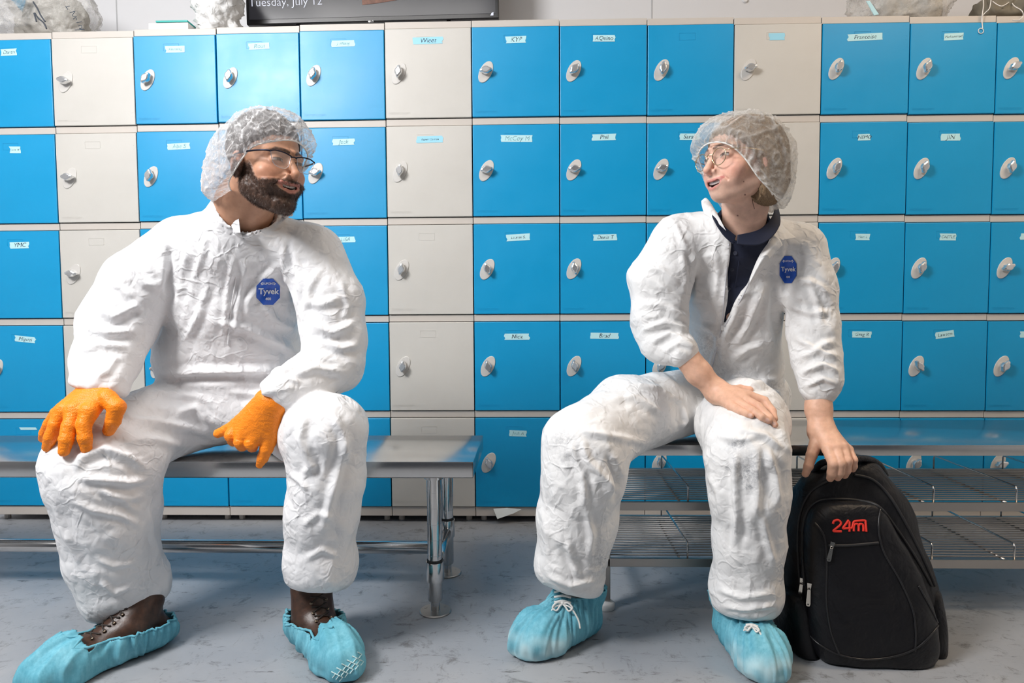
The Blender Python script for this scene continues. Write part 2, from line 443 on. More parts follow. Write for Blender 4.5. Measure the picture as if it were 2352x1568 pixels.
TAPES = [(-1, 1, 20, 120, 38, 15, 2, 'Darth', 0), (1, 1, 402, 113, 44, 15, 0, 'Xiaoming', 1), (2, 1, 595, 106, 48, 14, 2, 'Roui', 1), (3, 1, 788, 100, 52, 14, 1, 'J Willing', 1),
         (4, 1, 983, 93, 66, 15, 1, 'Wlees', 2), (5, 1, 1185, 91, 45, 15, 1, 'KYP', 0), (6, 1, 1387, 88, 50, 14, -1, 'AQuino', 0), (8, 1, 1785, 84, 34, 15, 0, '', 2),
         (9, 1, 1987, 85, 76, 15, 2, 'Francoise', 0), (10, 1, 2190, 84, 42, 15, 2, 'Mohammad', 0),
         (-1, 2, 35, 344, 26, 15, -1, 'John W', 0), (1, 2, 411, 336, 52, 14, 2, 'Abe S', 1), (3, 2, 789, 326, 50, 14, 1, 'Jack', 1), (4, 2, 987, 320, 60, 15, 1, 'Vagner Correia', 2),
         (5, 2, 1187, 318, 70, 15, -1, 'McCoy M', 1), (6, 2, 1387, 315, 54, 14, 1, 'Phil', 0), (7, 2, 1584, 314, 44, 14, -1, 'Sarah', 0), (9, 2, 1985, 315, 28, 14, 1, 'NEMO', 0), (10, 2, 2183, 315, 42, 15, 0, 'JIN', 0),
         (-1, 3, 45, 563, 44, 15, 1, 'YMC', 0), (3, 3, 793, 550, 46, 13, 1, 'LISA', 1), (5, 3, 1190, 545, 54, 15, 3, 'Lauren S.', 0), (6, 3, 1390, 545, 54, 14, 1, 'Denis T', 0),
         (9, 3, 1981, 544, 32, 14, -1, 'Matt L', 1), (10, 3, 2177, 544, 36, 15, -1, 'CASTLE', 0), (11, 3, 2352, 543, 16, 14, 0, '', 0),
         (-1, 4, 58, 779, 48, 14, -6, 'Miguel', 0), (5, 4, 1187, 773, 57, 14, 0, 'Nick', 0), (6, 4, 1388, 771, 64, 14, -1, 'Brad', 0), (9, 4, 1979, 768, 42, 14, -1, 'Greg R', 0),
         (10, 4, 2170, 768, 42, 15, 8, 'Lawson', 0), (11, 4, 2352, 768, 16, 14, 0, '', 0), (5, 5, 1190, 995, 40, 14, -2, 'Josh A', 1), (-1, 5, 65, 984, 40, 6, 0, '', 0)]
rnd = random.Random(5)
TP = {(t[0], t[1]): t for t in TAPES}
knob0 = None
for c in range(-1, 12):
    x0, x1 = BX[c], BX[c+1]; w_ = x1-x0; cream = c in CREAMC; mm = CREAM if cream else BLUE
    zf = lambda z: z*(1+ZS[c]/1.95)
    yo = rnd.uniform(-.0015, .0015)
    for r in range(1, 6):
        zb, zt = zf(ZL[r]), zf(ZL[r-1]); h = zt-.027-zb
        nm = 'cream' if cream else 'blue'
        t = TP.get((c, r))
        lk = empty('locker', (x0, yo, zb), '%s locker with%s tape, %s, %s' % (nm, ' name' if t else 'out', ROWN[r], COLN[c]), 'locker', nm+' lockers along the wall')
        O = np.array([x0, yo, zb])
        MB().box(O+(.0006, .008, -.0005), O+(w_-.0006, .45, zt-zb-.003), .001).build('housing', DARKGAP, lk)
        MB().box(O+(.0012, .0035, zt-zb-.0265), O+(w_-.0012, .45, zt-zb-.0008), .0018).build('top_rail', TRIM, lk)
        d = door_mesh(w_, h, not cream); d.V = [v+O for v in d.V]
        d.build('door', mm, lk)
        # lock plate, an ellipse leaning to the right
        pl = MB(); pc = O+(.054, -.004, h*.5)
        V = []; sg = 36; th = math.radians(27)
        for y, s in ((0.001, 1), (-.0022, 1), (-.0032, .95)):
            for k in range(sg):
                a = 2*math.pi*k/sg; ex, ez = .0235*s*math.cos(a), .0435*s*math.sin(a)
                V.append(pc+(ex*math.cos(th)+ez*math.sin(th), y, -ex*math.sin(th)+ez*math.cos(th)))
        Fc = [[i*sg+k, i*sg+(k+1) % sg, (i+1)*sg+(k+1) % sg, (i+1)*sg+k] for i in range(2) for k in range(sg)]+[[2*sg+k for k in range(sg)][::-1]]
        pl.add(V, Fc); plo = pl.build('lock_plate', PLATE, lk)
        ang = KN.get((c, r), rnd.choice([5, 60, 80, 100]))
        k_ = knob_mb(); a = math.radians(ang); R = np.array([[math.cos(a), 0, -math.sin(a)], [0, 1, 0], [math.sin(a), 0, math.cos(a)]])
        k_.V = [v@R.T+pc+(.002, -.003, .002) for v in k_.V]
        k_.build('knob', CHROME, plo, autosmooth=.5)['label'] = 'chrome thumb-turn knob'
        if t:
            _, _, tx, ty, tw, thh, ta, txt, kind = t
            tc = at(tx, ty, yo-.0045); s_ = mpp(0); hw, hh = tw*s_/2, thh*s_/2
            pts = [(-hw, -hh)]+[(-hw+rnd.uniform(-.003, .004), -hh+2*hh*q) for q in (.3, .6)]+[(-hw+rnd.uniform(-.004, .003), hh), (hw+rnd.uniform(-.004, .002), hh)]+[(hw+rnd.uniform(-.004, .004), hh-2*hh*q) for q in (.35, .7)]+[(hw, -hh)]
            a = math.radians(ta); ca, sa = math.cos(a), math.sin(a)
            f3 = lambda x, z, y: tc+np.array([x*ca-z*sa, y, x*sa+z*ca])
            n = len(pts); V = [f3(x, z, 0) for x, z in pts]+[f3(x, z, -.0004) for x, z in pts]
            tb = MB().add(V, [[n+i for i in range(n)]]+[[i, (i+1) % n, n+(i+1) % n, n+i] for i in range(n)])
            to = tb.build('name_tape', TAPE_WARM if kind == 2 else TAPE, lk)
            if txt:
                tv, tf = text_geo(txt, min(hh*1.9, 2*hw*1.5/len(txt)), shear=.25, offset=-.0001)
                V = [f3(x+.0008*math.sin(60*x*20+i), z, -.0007) for i, (x, z, _) in enumerate(tv)]
                MB().add(V, tf).build('handwriting', FAINT if kind == 1 else INK, to)
    zb = zf(ZL[5])
    pm = MB().box((x0+.001, .004, .027), (x1-.001, .45, zb-.001), .002)
    for px_ in (x0+.03, x1-.03):
        for py_ in (.05, .4): pm.lathe([(.012, 0), (.012, .028)], (px_, py_, 0), (0, 0, 1), 10)
    tag(pm.build('locker_plinth', TRIM), 'taupe plinth at the floor under the %s' % COLN[c], 'plinth', 'plinths under the lockers')

# scrap of paper caught under a door
P = [at(*q, -.006) for q in ((1133, 1168), (1164, 1166), (1198, 1167), (1180, 1176), (1143, 1188))]
P[2][1] -= .012; P[4][1] -= .02; P[3][1] -= .014
mb = MB(); mb.add(P+[p+np.array([0, .0006, 0]) for p in P], [[0, 1, 4], [1, 3, 4], [1, 2, 3], [5, 9, 6], [6, 9, 8], [6, 8, 7], [0, 4, 9, 5], [4, 3, 8, 9], [3, 2, 7, 8], [0, 5, 6, 1], [1, 6, 7, 2]])
tag(mb.build('paper_scrap', mat('crumpled_paper', (.72, .76, .76), .7)), 'torn scrap of white paper sticking out under the bottom blue locker door between the benches', 'paper')

# ------------------------------------------------------------------ left bench
BT = .437; BF, BB, BE = -.816, -.437, 1.712
b = empty('bench', (1.0, -.63, 0), 'long brushed steel bench on round chrome legs under the seated person with orange gloves', 'bench')
m = MB(); x0 = -1.25
m.box((x0, BF, BT-.004), (BE, BB, BT), .0018)
for lo, hi in (((x0, BF, BT-.046), (BE, BF+.004, BT-.001)), ((x0, BB-.004, BT-.046), (BE, BB, BT-.001)), ((BE-.004, BF, BT-.046), (BE, BB, BT-.001)),
               ((x0, BF, BT-.046), (BE, BF+.018, BT-.042)), ((x0, BF, BT-.046), (x0+.004, BB, BT-.001))):
    m.box(lo, hi, .0016)
m.build('bench_top', STEEL, b, autosmooth=.7)
for lx in (1.598, -1.1):
    for ly, zc in ((-.786, .118), (-.509, .150)):
        lg = MB()
        prof = [(.013, .004), (.013, .03), (.0195, .034), (.0205, .038), (.0205, .392)]
        lg.lathe(prof, (lx, ly, 0))
        for zz in np.arange(.165, .38, .045): lg.lathe([(.0209, 0), (.0209, .0012)], (lx, ly, zz), (0, 0, 1))
        lg.lathe([(.026, .383), (.026, .391)], (lx, ly, 0))
        leg = lg.build('leg', TUBE, b, autosmooth=.5)
        fl = MB().lathe([(.044, 0), (.045, .003), (.043, .0055), (.014, .006)], (lx, ly, 0))
        for a in (.7, 2.8, 4.9): fl.lathe([(.004, .0058), (.004, .0064)], (lx+.032*math.cos(a), ly+.032*math.sin(a), 0), (0, 0, 1), 10)
        fl.build('foot_flange', STEEL_DARK, leg, autosmooth=.5)
        MB().lathe([(.0245, zc-.028), (.025, zc-.025), (.025, zc+.025), (.0245, zc+.028)], (lx, ly, 0)).build('collar', TUBE, leg, autosmooth=.5)
        MB().lathe([(.0225, zc+.0275), (.0225, zc+.034)], (lx, ly, 0)).build('seal_ring', RUBBER, leg, autosmooth=.5)
    MB().tube([(lx, -.786, .128), (lx, -.509, .140)], .016, 16).build('cross_rail', TUBE, b, smooth=True)
MB().tube([(-1.1, -.648, .136), (1.598, -.648, .136)], .0195, 20).build('long_rail', TUBE, b, smooth=True)

# ------------------------------------------------------------------ right bench with two wire shelves
b2 = empty('shelf_bench', (2.8, -.57, 0), 'steel bench with wire shoe shelves, under the person with bare hands', 'bench')
RX0, RX1, RF, RB = 2.067, 3.78, -.770, -.365
m = MB(); m.box((RX0, RF, .470), (RX1, RB, .474), .0015)
for lo, hi in (((RX0, RF, .444), (RX1, RF+.003, .473)), ((RX0, RB-.003, .444), (RX1, RB, .473)), ((RX0, RF, .444), (RX0+.003, RB, .473)), ((RX1-.003, RF, .444), (RX1, RB, .473))): m.box(lo, hi, .0012)
m.build('bench_top', STEEL, b2, autosmooth=.7)
for px_ in (RX0+.014, RX1-.03):
    for py_ in (RF+.0135, RB-.0135):
        lg = MB().box((px_-.0135, py_-.0135, .027), (px_+.0135, py_+.0135, .446), .002).build('leg', STEEL_DARK, b2)
        MB().lathe([(.026, 0), (.0275, .004), (.0275, .016), (.022, .021), (.012, .024), (.010, .030)], (px_, py_, 0)).build('round_foot', WHITE_PL, lg, smooth=True)['label'] = 'round white plastic foot'
for zt in (.312, .150):
    fr = MB()
    for lo, hi in (((RX0+.02, RF, zt-.024), (RX1-.03, RF+.012, zt)), ((RX0+.02, RB-.012, zt-.024), (RX1-.03, RB, zt)), ((RX0+.005, RF+.02, zt-.024), (RX0+.017, RB-.02, zt)), ((RX1-.036, RF+.02, zt-.024), (RX1-.024, RB-.02, zt))):
        fr.box(lo, hi, .0012)
    frame = fr.build('shelf_frame', STEEL_DARK, b2)
    wr = MB()
    for yy in np.arange(RF+.028, RB-.02, .0215): wr.tube([(RX0+.012, yy, zt+.001), (RX1-.03, yy, zt+.001)], .0024, 8)
    for k in range(8):
        xx = 2.305+.2265*k-.013
        if xx < RX1-.05: wr.tube([(xx, RF+.008, zt-.004), (xx, RB-.008, zt-.004)], .0032, 8)
    wr.build('wire_grid', STEEL_DARK, frame, smooth=True)
    for k in range(7):
        xx = 2.3125+.2265*k
        if xx > RX1-.05: continue
        p = [(xx, RF+.007, zt-.002), (xx, RF+.007, zt+.038), (xx, RF+.012, zt+.044), (xx, RB-.012, zt+.044), (xx, RB-.007, zt+.038), (xx, RB-.007, zt-.002)]
        MB().tube(p, .0027, 10).build('divider_wire', STEEL, frame, smooth=True)

# ================================================================== PEOPLE
from mathutils.bvhtree import BVHTree
def attr_color(m, name='col'):
    a = N(m, 'ShaderNodeAttribute'); a.attribute_name = name; return a
def m_cloth_white(name, base, dirt=0.0):
    m = mat(name, base, .55, **{'Specular IOR Level': .3})
    co = coords(m); co2 = coords(m, (1.15, .9, 1.05), (.6, .3, .9)); co3 = coords(m, (.9, 1.1, .8), (1.4, .8, .2))
    def facets(sc, ds):
        a_ = noise(m, co, sc, 1.2, .4, ds); b_ = noise(m, co2, sc*1.1, 1.2, .4, ds); c_ = noise(m, co3, sc*.9, 1.2, .4, ds)
        x1 = N(m, 'ShaderNodeMath'); x1.operation = 'MAXIMUM'; L(m, a_, 'Fac', x1, 0); L(m, b_, 'Fac', x1, 1)
        x2 = N(m, 'ShaderNodeMath'); x2.operation = 'MAXIMUM'; L(m, x1, 0, x2, 0); L(m, c_, 'Fac', x2, 1); return x2
    b1 = bump(m, facets(13, .5), 0, .8, .018)
    b2 = bump(m, facets(34, .6), 0, .6, .008, b1)
    wn = noise(m, co, 6, 3, .55); prev = b2
    for sc_, rot, st_, dd in ((10, .5, (1, 1, .6), .0018), (21, 1.3, (.7, 1, 1.1), .0016)):
        cc = coords(m, st_, (rot, .3, .7)); mv = N(m, 'ShaderNodeMix'); mv.data_type = 'VECTOR'; mv.inputs[0].default_value = .18
        L(m, cc, 0, mv, 4); L(m, wn, 'Color', mv, 5); v = N(m, 'ShaderNodeTexVoronoi'); v.feature = 'DISTANCE_TO_EDGE'; v.inputs['Scale'].default_value = sc_; L(m, mv, 1, v, 'Vector')
        rl = ramp(m, v, 'Distance', [(0, (1,)*3), (.10, (0,)*3)]); nk = noise(m, co2, 9, 2, .5); rk = ramp(m, nk, 'Fac', [(.42, (0,)*3), (.60, (1,)*3)])
        mm_ = N(m, 'ShaderNodeMath'); mm_.operation = 'MULTIPLY'; L(m, rl, 0, mm_, 0); L(m, rk, 0, mm_, 1)
        prev = bump(m, mm_, 0, .8, dd, prev)
    bump(m, noise(m, co, 150, 4, .6, .5), 'Fac', .20, .0012, prev)
    if dirt:
        a = N(m, 'ShaderNodeAttribute'); a.attribute_name = 'dirt'
        nd = noise(m, co, 120, 5, .8); rd = ramp(m, nd, 'Fac', [(.40, (0, 0, 0)), (.62, (1, 1, 1))])
        mu = N(m, 'ShaderNodeMath'); mu.operation = 'MULTIPLY'; L(m, a, 'Fac', mu, 0); L(m, rd, 0, mu, 1)
        mx = mix(m, mu, 0, base, (.22, .23, .26)); L(m, mx, 2, bsdf(m), 'Base Color')
    return m
SUIT = m_cloth_white('white_spunbond_suit', (.85, .85, .862))
SUIT_W = m_cloth_white('worn_white_suit', (.87, .865, .86), 1.0)
def m_skin(name, sub=.12, bumpy=.15):
    m = mat(name, (.6, .4, .3), .48, **{'Specular IOR Level': .4})
    a = attr_color(m); co = coords(m); n = noise(m, co, 55, 4, .6)
    r = ramp(m, n, 'Fac', [(.35, (.90, .86, .84)), (.7, (1.06, 1.05, 1.04))])
    mx = mix(m, 1.0, None, (a, 'Color'), (r, 0), 'MULTIPLY'); L(m, mx, 2, bsdf(m), 'Base Color')
    b = bsdf(m); b.inputs['Subsurface Weight'].default_value = sub
    b.inputs['Subsurface Radius'].default_value = (1, .35, .2); b.inputs['Subsurface Scale'].default_value = .006
    n2 = noise(m, co, 420, 3, .6); bump(m, n2, 'Fac', bumpy, .0008)
    return m
SKIN = m_skin('skin')
def m_net(name, tint, lines=1.0):
    m = mat(name, tint, .7); nt = m.node_tree
    out = nt.nodes['Material Output']; nt.nodes.remove(bsdf(m))
    df = N(m, 'ShaderNodeBsdfDiffuse'); df.inputs[0].default_value = (*tint, 1)
    tr = N(m, 'ShaderNodeBsdfTranslucent'); tr.inputs[0].default_value = (*tint, 1)
    ms = N(m, 'ShaderNodeMixShader'); ms.inputs[0].default_value = .35; L(m, df, 0, ms, 1); L(m, tr, 0, ms, 2)
    tp = N(m, 'ShaderNodeBsdfTransparent'); mo = N(m, 'ShaderNodeMixShader')
    L(m, tp, 0, mo, 1); L(m, ms, 0, mo, 2); L(m, mo, 0, out, 0)
    at_ = N(m, 'ShaderNodeAttribute'); at_.attribute_name = 'thick'
    co = coords(m); n = noise(m, co, 300, 6, .8, 2.0); n2 = noise(m, co, 45, 5, .7, 1.5)
    r = ramp(m, n, 'Fac', [(.38, (-.10,)*3), (.62, (.22,)*3)]); r.color_ramp.elements[0].color = (0, 0, 0, 1)
    r2 = ramp(m, n2, 'Fac', [(.35, (0,)*3), (.7, (.16,)*3)])
    a1 = N(m, 'ShaderNodeMath'); a1.operation = 'ADD'; L(m, r, 0, a1, 0); L(m, r2, 0, a1, 1)
    a2 = N(m, 'ShaderNodeMath'); a2.operation = 'ADD'; a2.use_clamp = True; L(m, a1, 0, a2, 0); L(m, at_, 'Fac', a2, 1)
    wn = noise(m, co, 12, 2, .5); prev = a2
    for sc_, wd, am, rot in ((24, .055, .75, .3), (46, .05, .45, 1.1)):
        cc = coords(m, (1, 1, .75), (rot, .4, 0)); mv = N(m, 'ShaderNodeMix'); mv.data_type = 'VECTOR'; mv.inputs[0].default_value = .07
        L(m, cc, 0, mv, 4); L(m, wn, 'Color', mv, 5); v = N(m, 'ShaderNodeTexVoronoi'); v.feature = 'DISTANCE_TO_EDGE'; v.inputs['Scale'].default_value = sc_; L(m, mv, 1, v, 'Vector')
        rl = ramp(m, v, 'Distance', [(0, (am*lines,)*3), (wd, (0,)*3)]); rk = ramp(m, n2, 'Fac', [(.38, (0,)*3), (.58, (1,)*3)])
        mm_ = N(m, 'ShaderNodeMath'); mm_.operation = 'MULTIPLY'; L(m, rl, 0, mm_, 0); L(m, rk, 0, mm_, 1)
        a3 = N(m, 'ShaderNodeMath'); a3.operation = 'ADD'; a3.use_clamp = True; L(m, prev, 0, a3, 0); L(m, mm_, 0, a3, 1); prev = a3
    bb = N(m, 'ShaderNodeBump'); bb.inputs['Strength'].default_value = .6; bb.inputs['Distance'].default_value = .004; L(m, prev, 0, bb, 'Height'); L(m, bb, 0, df, 'Normal')
    L(m, prev, 0, mo, 0)
    return m
NET = m_net('spunbond_hairnet', (.92, .92, .93)); NET_B = m_net('thin_spunbond_hairnet', (.90, .90, .88), .35)
def m_hair(name, c1, c2):
    m = mat(name, c1, .5); co = coords(m, (90, 90, 34)); n = noise(m, co, 5, 6, .7, 1)
    r = ramp(m, n, 'Fac', [(.35, c1), (.65, c2)]); L(m, r, 0, bsdf(m), 'Base Color'); bump(m, n, 'Fac', .8, .004); return m
def m_glove():
    m = mat('orange_nitrile', (1.0, .27, .012), .42, **{'Specular IOR Level': .4})
    co = coords(m, (1, 1, 1), (.4, .6, .5)); v = N(m, 'ShaderNodeTexVoronoi'); v.inputs['Scale'].default_value = 420; L(m, co, 0, v, 'Vector')
    n = noise(m, co, 45, 4, .6, .6); b = bump(m, v, 'Distance', .55, .0012); bump(m, n, 'Fac', .5, .004, b)
    bsdf(m).inputs['Subsurface Weight'].default_value = .0
    return m
GLOVE = m_glove()

def pxdist(V, line):
    """distance in pixels from projected points to a polyline and its position (0..1) along it"""
    x, y = project(V); best = np.full(len(V), 1e9); tt = np.zeros(len(V))
    tot = sum(math.dist(a, b) for a, b in zip(line[:-1], line[1:])); acc = 0
    for a, b in zip(line[:-1], line[1:]):
        l = math.dist(a, b); ux, uy = (b[0]-a[0])/l, (b[1]-a[1])/l
        t = np.clip((x-a[0])*ux+(y-a[1])*uy, 0, l); d = np.hypot(x-a[0]-t*ux, y-a[1]-t*uy)
        m = d < best; best[m] = d[m]; tt[m] = (acc+t[m])/tot; acc += l
    return best, tt
def folds(V, Nn, strokes, taper=.25):
    """press creases into cloth: a ridge with a hollow on one side, along a path lying on the cloth"""
    view = CAM-V; view /= np.linalg.norm(view, axis=1)[:, None]; front = np.clip((Nn*view).sum(1)*3, 0, 1)
    D = np.zeros(len(V))
    for line, wd, dp in strokes:
        d, t = pxdist(V, line)
        e = np.clip(np.minimum(t, 1-t)/taper, 0, 1); e = e*e*(3-2*e)
        D += dp*e*(np.exp(-(d/wd)**2)-.45*np.exp(-((d-wd*1.9)/(wd*1.2))**2))*front
    return V+Nn*D[:, None]
def ridge(n, k=2.2): return 1-np.minimum(np.abs(n)*k, 1)
def crumple(V, Nn, a1=.006, a2=.0032, f1=7.0, f2=17.0, seed=0, st=(1, 1, 1)):
    """flat facets that meet in sharp creases, like stiff paper-like cloth"""
    P = V*np.array(st)
    wv = np.stack([pn(P, 4, seed+3), pn(P, 4, seed+4), pn(P, 4, seed+5)], 1)*.06; Q = P+wv
    mx = lambda f, s_: np.maximum(np.maximum(pn(Q, f, s_), pn(Q, f*1.1, s_+1)), pn(Q, f*.9, s_+2))
    mn = lambda f, s_: np.minimum(pn(Q, f, s_), pn(Q, f*1.1, s_+1))
    D = a1*(mx(f1, seed+10)+mn(f1*.8, seed+14))*1.1+a2*(mx(f2, seed+20)+mn(f2*.9, seed+24))+a2*.8*np.exp(-np.abs(pn(Q, f2*.7, seed+30))*22)
    return V+Nn*D[:, None]
def bvh_of(V, Fq): return BVHTree.FromPolygons([Vector(v) for v in V.tolist()], Fq.tolist())
def hit(bv, x, y, fallback=None):
    d = ray(x, y); r = bv.ray_cast(Vector(CAM), Vector(d/np.linalg.norm(d)))
    if r[0] is None: return None if fallback is None else at(x, y, fallback)
    return np.array(r[0])

# ------------------------------------------------------------------ heads
class Head:
    def __init__(s, x, y, Y, psi, pitch, roll, sc):
        s.o = at(x, y, Y); s.sc = sc
        p = math.radians(psi)
        F = np.array([math.sin(p), -math.cos(p), 0]); S = np.array([math.cos(p), math.sin(p), 0]); U = np.array([0, 0, 1.])
        q = math.radians(pitch); F, U = F*math.cos(q)+U*math.sin(q), U*math.cos(q)-F*math.sin(q)
        q = math.radians(roll); S, U = S*math.cos(q)+U*math.sin(q), U*math.cos(q)-S*math.sin(q)
        s.M = np.stack([S, F, U], 1)      # local (x side, y forward, z up) -> world
    def w(s, P): return s.o+np.asarray(P, float)*s.sc@s.M.T
    def l(s, P): return ((np.asarray(P, float)-s.o)@s.M)/s.sc
def head_sdf(P, g):
    """g: dict of shape options; canonical adult head, eyes at z = 0"""
    X = np.abs(P[:, 0]); Q = np.stack([X, P[:, 1], P[:, 2]], 1).astype(np.float32)
    d = ell(Q, (0, -.018, .042), (.0765, .098, g.get('crown', .086)))
    d = smin(d, ell(Q, (0, .030, -.030), (.060*g['wid'], .066, .075)), .03)
    d = smin(d, rcone(Q, (.050*g['jawx'], .004, -.066), (.014, .064, -.100+g['chin']), .017*g['jaw'], .017), .028)   # jaw
    d = smin(d, ell(Q, (0, .076, -.098+g['chin']), (.021, .017, .018)), .016)                    # chin
    d = smin(d, ell(Q, (.044, .058, -.030), (.022, .020, .018)), .022)                  # cheekbone
    d = smin(d, ell(Q, (.038, .066, -.052), (.014, .014, .017)), .018)                  # smiling cheek
    d = smin(d, rcone(Q, (.008, .091, .022), (.046, .069, .019), .0075, .008), .016)    # brow
    d = smax(d, -ell(Q, (.031, .100, .001), (.019, .0155, .0125)), .012)                # socket
    d = smin(d, ell(Q, (.031, .0745, .000), (.0155, .0145, .0135)), .004)               # lids
    n = rcone(Q, (0, .089, .010), (0, .106*g['nose'], -.028), .0062, .0095)
    n = smin(n, rcone(Q, (0, .1095*g['nose'], -.032), (0, .104, -.037), .0088, .006), .006)
    n = smin(n, ell(Q, (.0125, .097, -.036), (.0072, .0095, .0068)), .006)
    d = smin(d, n, .007)
    d = smax(d, -ell(Q, (.0062, .1040*g['nose'], -.0435), (.0030, .0048, .004)), .002)
    d = smin(d, ell(Q, (0, .078, -.060), (.033, .0215, .024)), .014)                    # muzzle
    # lips follow a smiling arc
    def arc(z0, lift, y0, rad):
        k_ = g['mw']; pts = [(0, y0, z0), (.010*k_, y0-.0008, z0+lift*.1), (.020*k_, y0-.0055, z0+lift*.45), (.0285*k_, y0-.0135*k_, z0+lift)]
        return chain(Q, [(p, rad*s*g.get('lip', 1)) for p, s in zip(pts, (1, 1, .85, .5))], .002)
    op = g['open']
    d = smin(d, arc(-.0565, .0055, .0965, .0040), .004)
    d = smin(d, arc(-.0640-op, .013+op, .0945, .0050), .004)
    Qm = Q.copy(); Qm[:, 1] = np.where(Q[:, 1] < .097, .097+(Q[:, 1]-.097)*.35, Q[:, 1])
    mo = chain(Qm, [((0, .099, -.0600-op*.5), .0016+op*.46), ((.014*g['mw'], .095, -.0590-op*.32), .0014+op*.38), ((.0265*g['mw'], .085, -.0520), .0006)], .002)
    d = smax(d, -smax(mo, -(Q[:, 1]-.081), .002), .0012)
    # nasolabial crease
    d = smax(d, -rcone(Q, (.018, .099, -.036), (.038, .083, -.060), .0016, .0016), .006)
    # ear
    e = ell(Q, (.079, -.012, -.012), (.010, .019, .031)); e = smax(e, -ell(Q, (.089, -.008, -.010), (.007, .011, .019)), .004)
    d = smin(d, e, .005)
    return d
def make_head(hd, g, neck, h=.00145):
    ks = [(np.array(a), r) for a, r in neck]
    def f(Pw):
        Pl = ((Pw-hd.o.astype(np.float32))@hd.M.astype(np.float32))/hd.sc
        d = head_sdf(Pl, g)*hd.sc
        nk = chain(Pw, ks, .03)
        return smin(d, nk, .022)
    allp = np.array([k[0] for k in ks]); lo = np.minimum(hd.o-.155, allp.min(0)-.08); hi = np.maximum(hd.o+.155, allp.max(0)+.03)
    V, Fq = isosurface(f, lo, hi, h)
    return V, Fq
def face_colors(hd, V, base, lip, brow, beard=None, blush=.0, g=None, lidz=.0, eye=(.10, .05, .03)):
    q = hd.l(V); x, y, z = q[:, 0], q[:, 1], q[:, 2]; X = np.abs(x)
    C = np.tile(np.array(base), (len(V), 1)); base = np.array(base)
    def put(mask, c, s=1.0):
        m = np.clip(mask, 0, 1)[:, None]*s; C[:] = C*(1-m)+np.array(c)*m
    gs = lambda cx, cy, cz, r: np.exp(-(((X-cx)**2+(y-cy)**2+(z-cz)**2)/r**2))
    put(gs(.045, .07, -.035, .028)*blush, base*np.array((1.05, .72, .68)))
    put(gs(0, .112, -.034, .014)*blush, base*np.array((1.05, .75, .70)))
    put(np.clip((.010-np.abs(X-.082))/.01, 0, 1)*(np.abs(z+.012) < .035)*(y < .02)*.6, base*np.array((1.05, .66, .6)))
    if beard is not None:
        n = pn(V, 120, 3)*.5+pn(V, 45, 9)*.6
        zl = np.interp(y, [-.02, .02, .055, .075, .11], [.0, -.008, -.047, -.047, -.0405])   # upper border of the beard
        bm = np.clip((zl-z)/.008+n*.4+.3, 0, 1)*np.clip((y+.022)/.01, 0, 1)*np.clip((z+.155)/.02, 0, 1)
        lipless = np.clip((np.hypot(x/(.0262*g['mw']), (z+.0650-5.5*X*X)/.0084)-1)*7, 0, 1)
        bm = bm*np.where((y > .07), lipless, 1)
        bm = bm*np.where((z < -.110) & (y < .05), np.clip((z+.140)/.02+.2, 0, 1), 1)
        put(bm*np.clip(.92+n*.12, .85, 1), beard)
        C_beard = bm
    else: C_beard = np.zeros(len(V))
    # lips: the two arcs
    k_ = g['mw']
    def arcz(z0, lift): return np.interp(X/k_, [0, .010, .020, .0285], [z0, z0+lift*.1, z0+lift*.45, z0+lift])
    op = g['open']
    lu = np.exp(-((z-arcz(-.0565, .0055))/.0036)**4)*(X < .0272*k_)*(y > .074); ll = np.exp(-((z-arcz(-.0640-op, .013+op))/.0046)**4)*(X < .028*k_)*(y > .073)
    put(lu, lip, .9); put(ll, lip, .9)
    inside = (z < arcz(-.0580, .0035)) & (z > arcz(-.0625-op, .0095+op)) & (X < .0262*k_) & (y < .0955-.25*X) & (y > .070)
    put(inside.astype(float), (.05, .012, .012))
    # brows
    zb = np.interp(X, [.010, .022, .036, .050], [.0205, .0255, .0265, .019]); bw = np.interp(X, [.008, .014, .04, .053], [.0022, .0046, .0038, .0014])*g.get('brow', 1)
    put(np.exp(-((z-zb)/bw)**4)*(X > .008)*(X < .054)*(y > .05)*(.95+.3*np.clip(pn(V, 300, 5), -1, 1)), brow)
    # eyes: narrow smiling slit with iris, dark lash line
    ez = z-lidz-.0010+((X-.031)/.016)**2*.0028; en = (y > .078) & (np.abs(X-.031) < .0135)
    put(((np.abs(ez) < .0026) & en).astype(float), g.get('white', (.62, .57, .54)))
    put(((np.abs(ez) < .0028) & (np.abs(X-.031) < .0056) & en).astype(float), eye)
    put(np.exp(-((ez-.0034)/.0015)**2)*en, (.03, .015, .012), .95); put(np.exp(-((ez-.0085)/.0009)**2)*en, base*.45, .6)
    put(np.exp(-((ez+.0034)/.0010)**2)*en, base*.40, .75)
    put(np.exp(-((X-.031)**2/.018**2+(z+.013)**2/.005**2))*(y > .07), base*np.array((.9, .74, .70)), .35)
    return C, C_beard
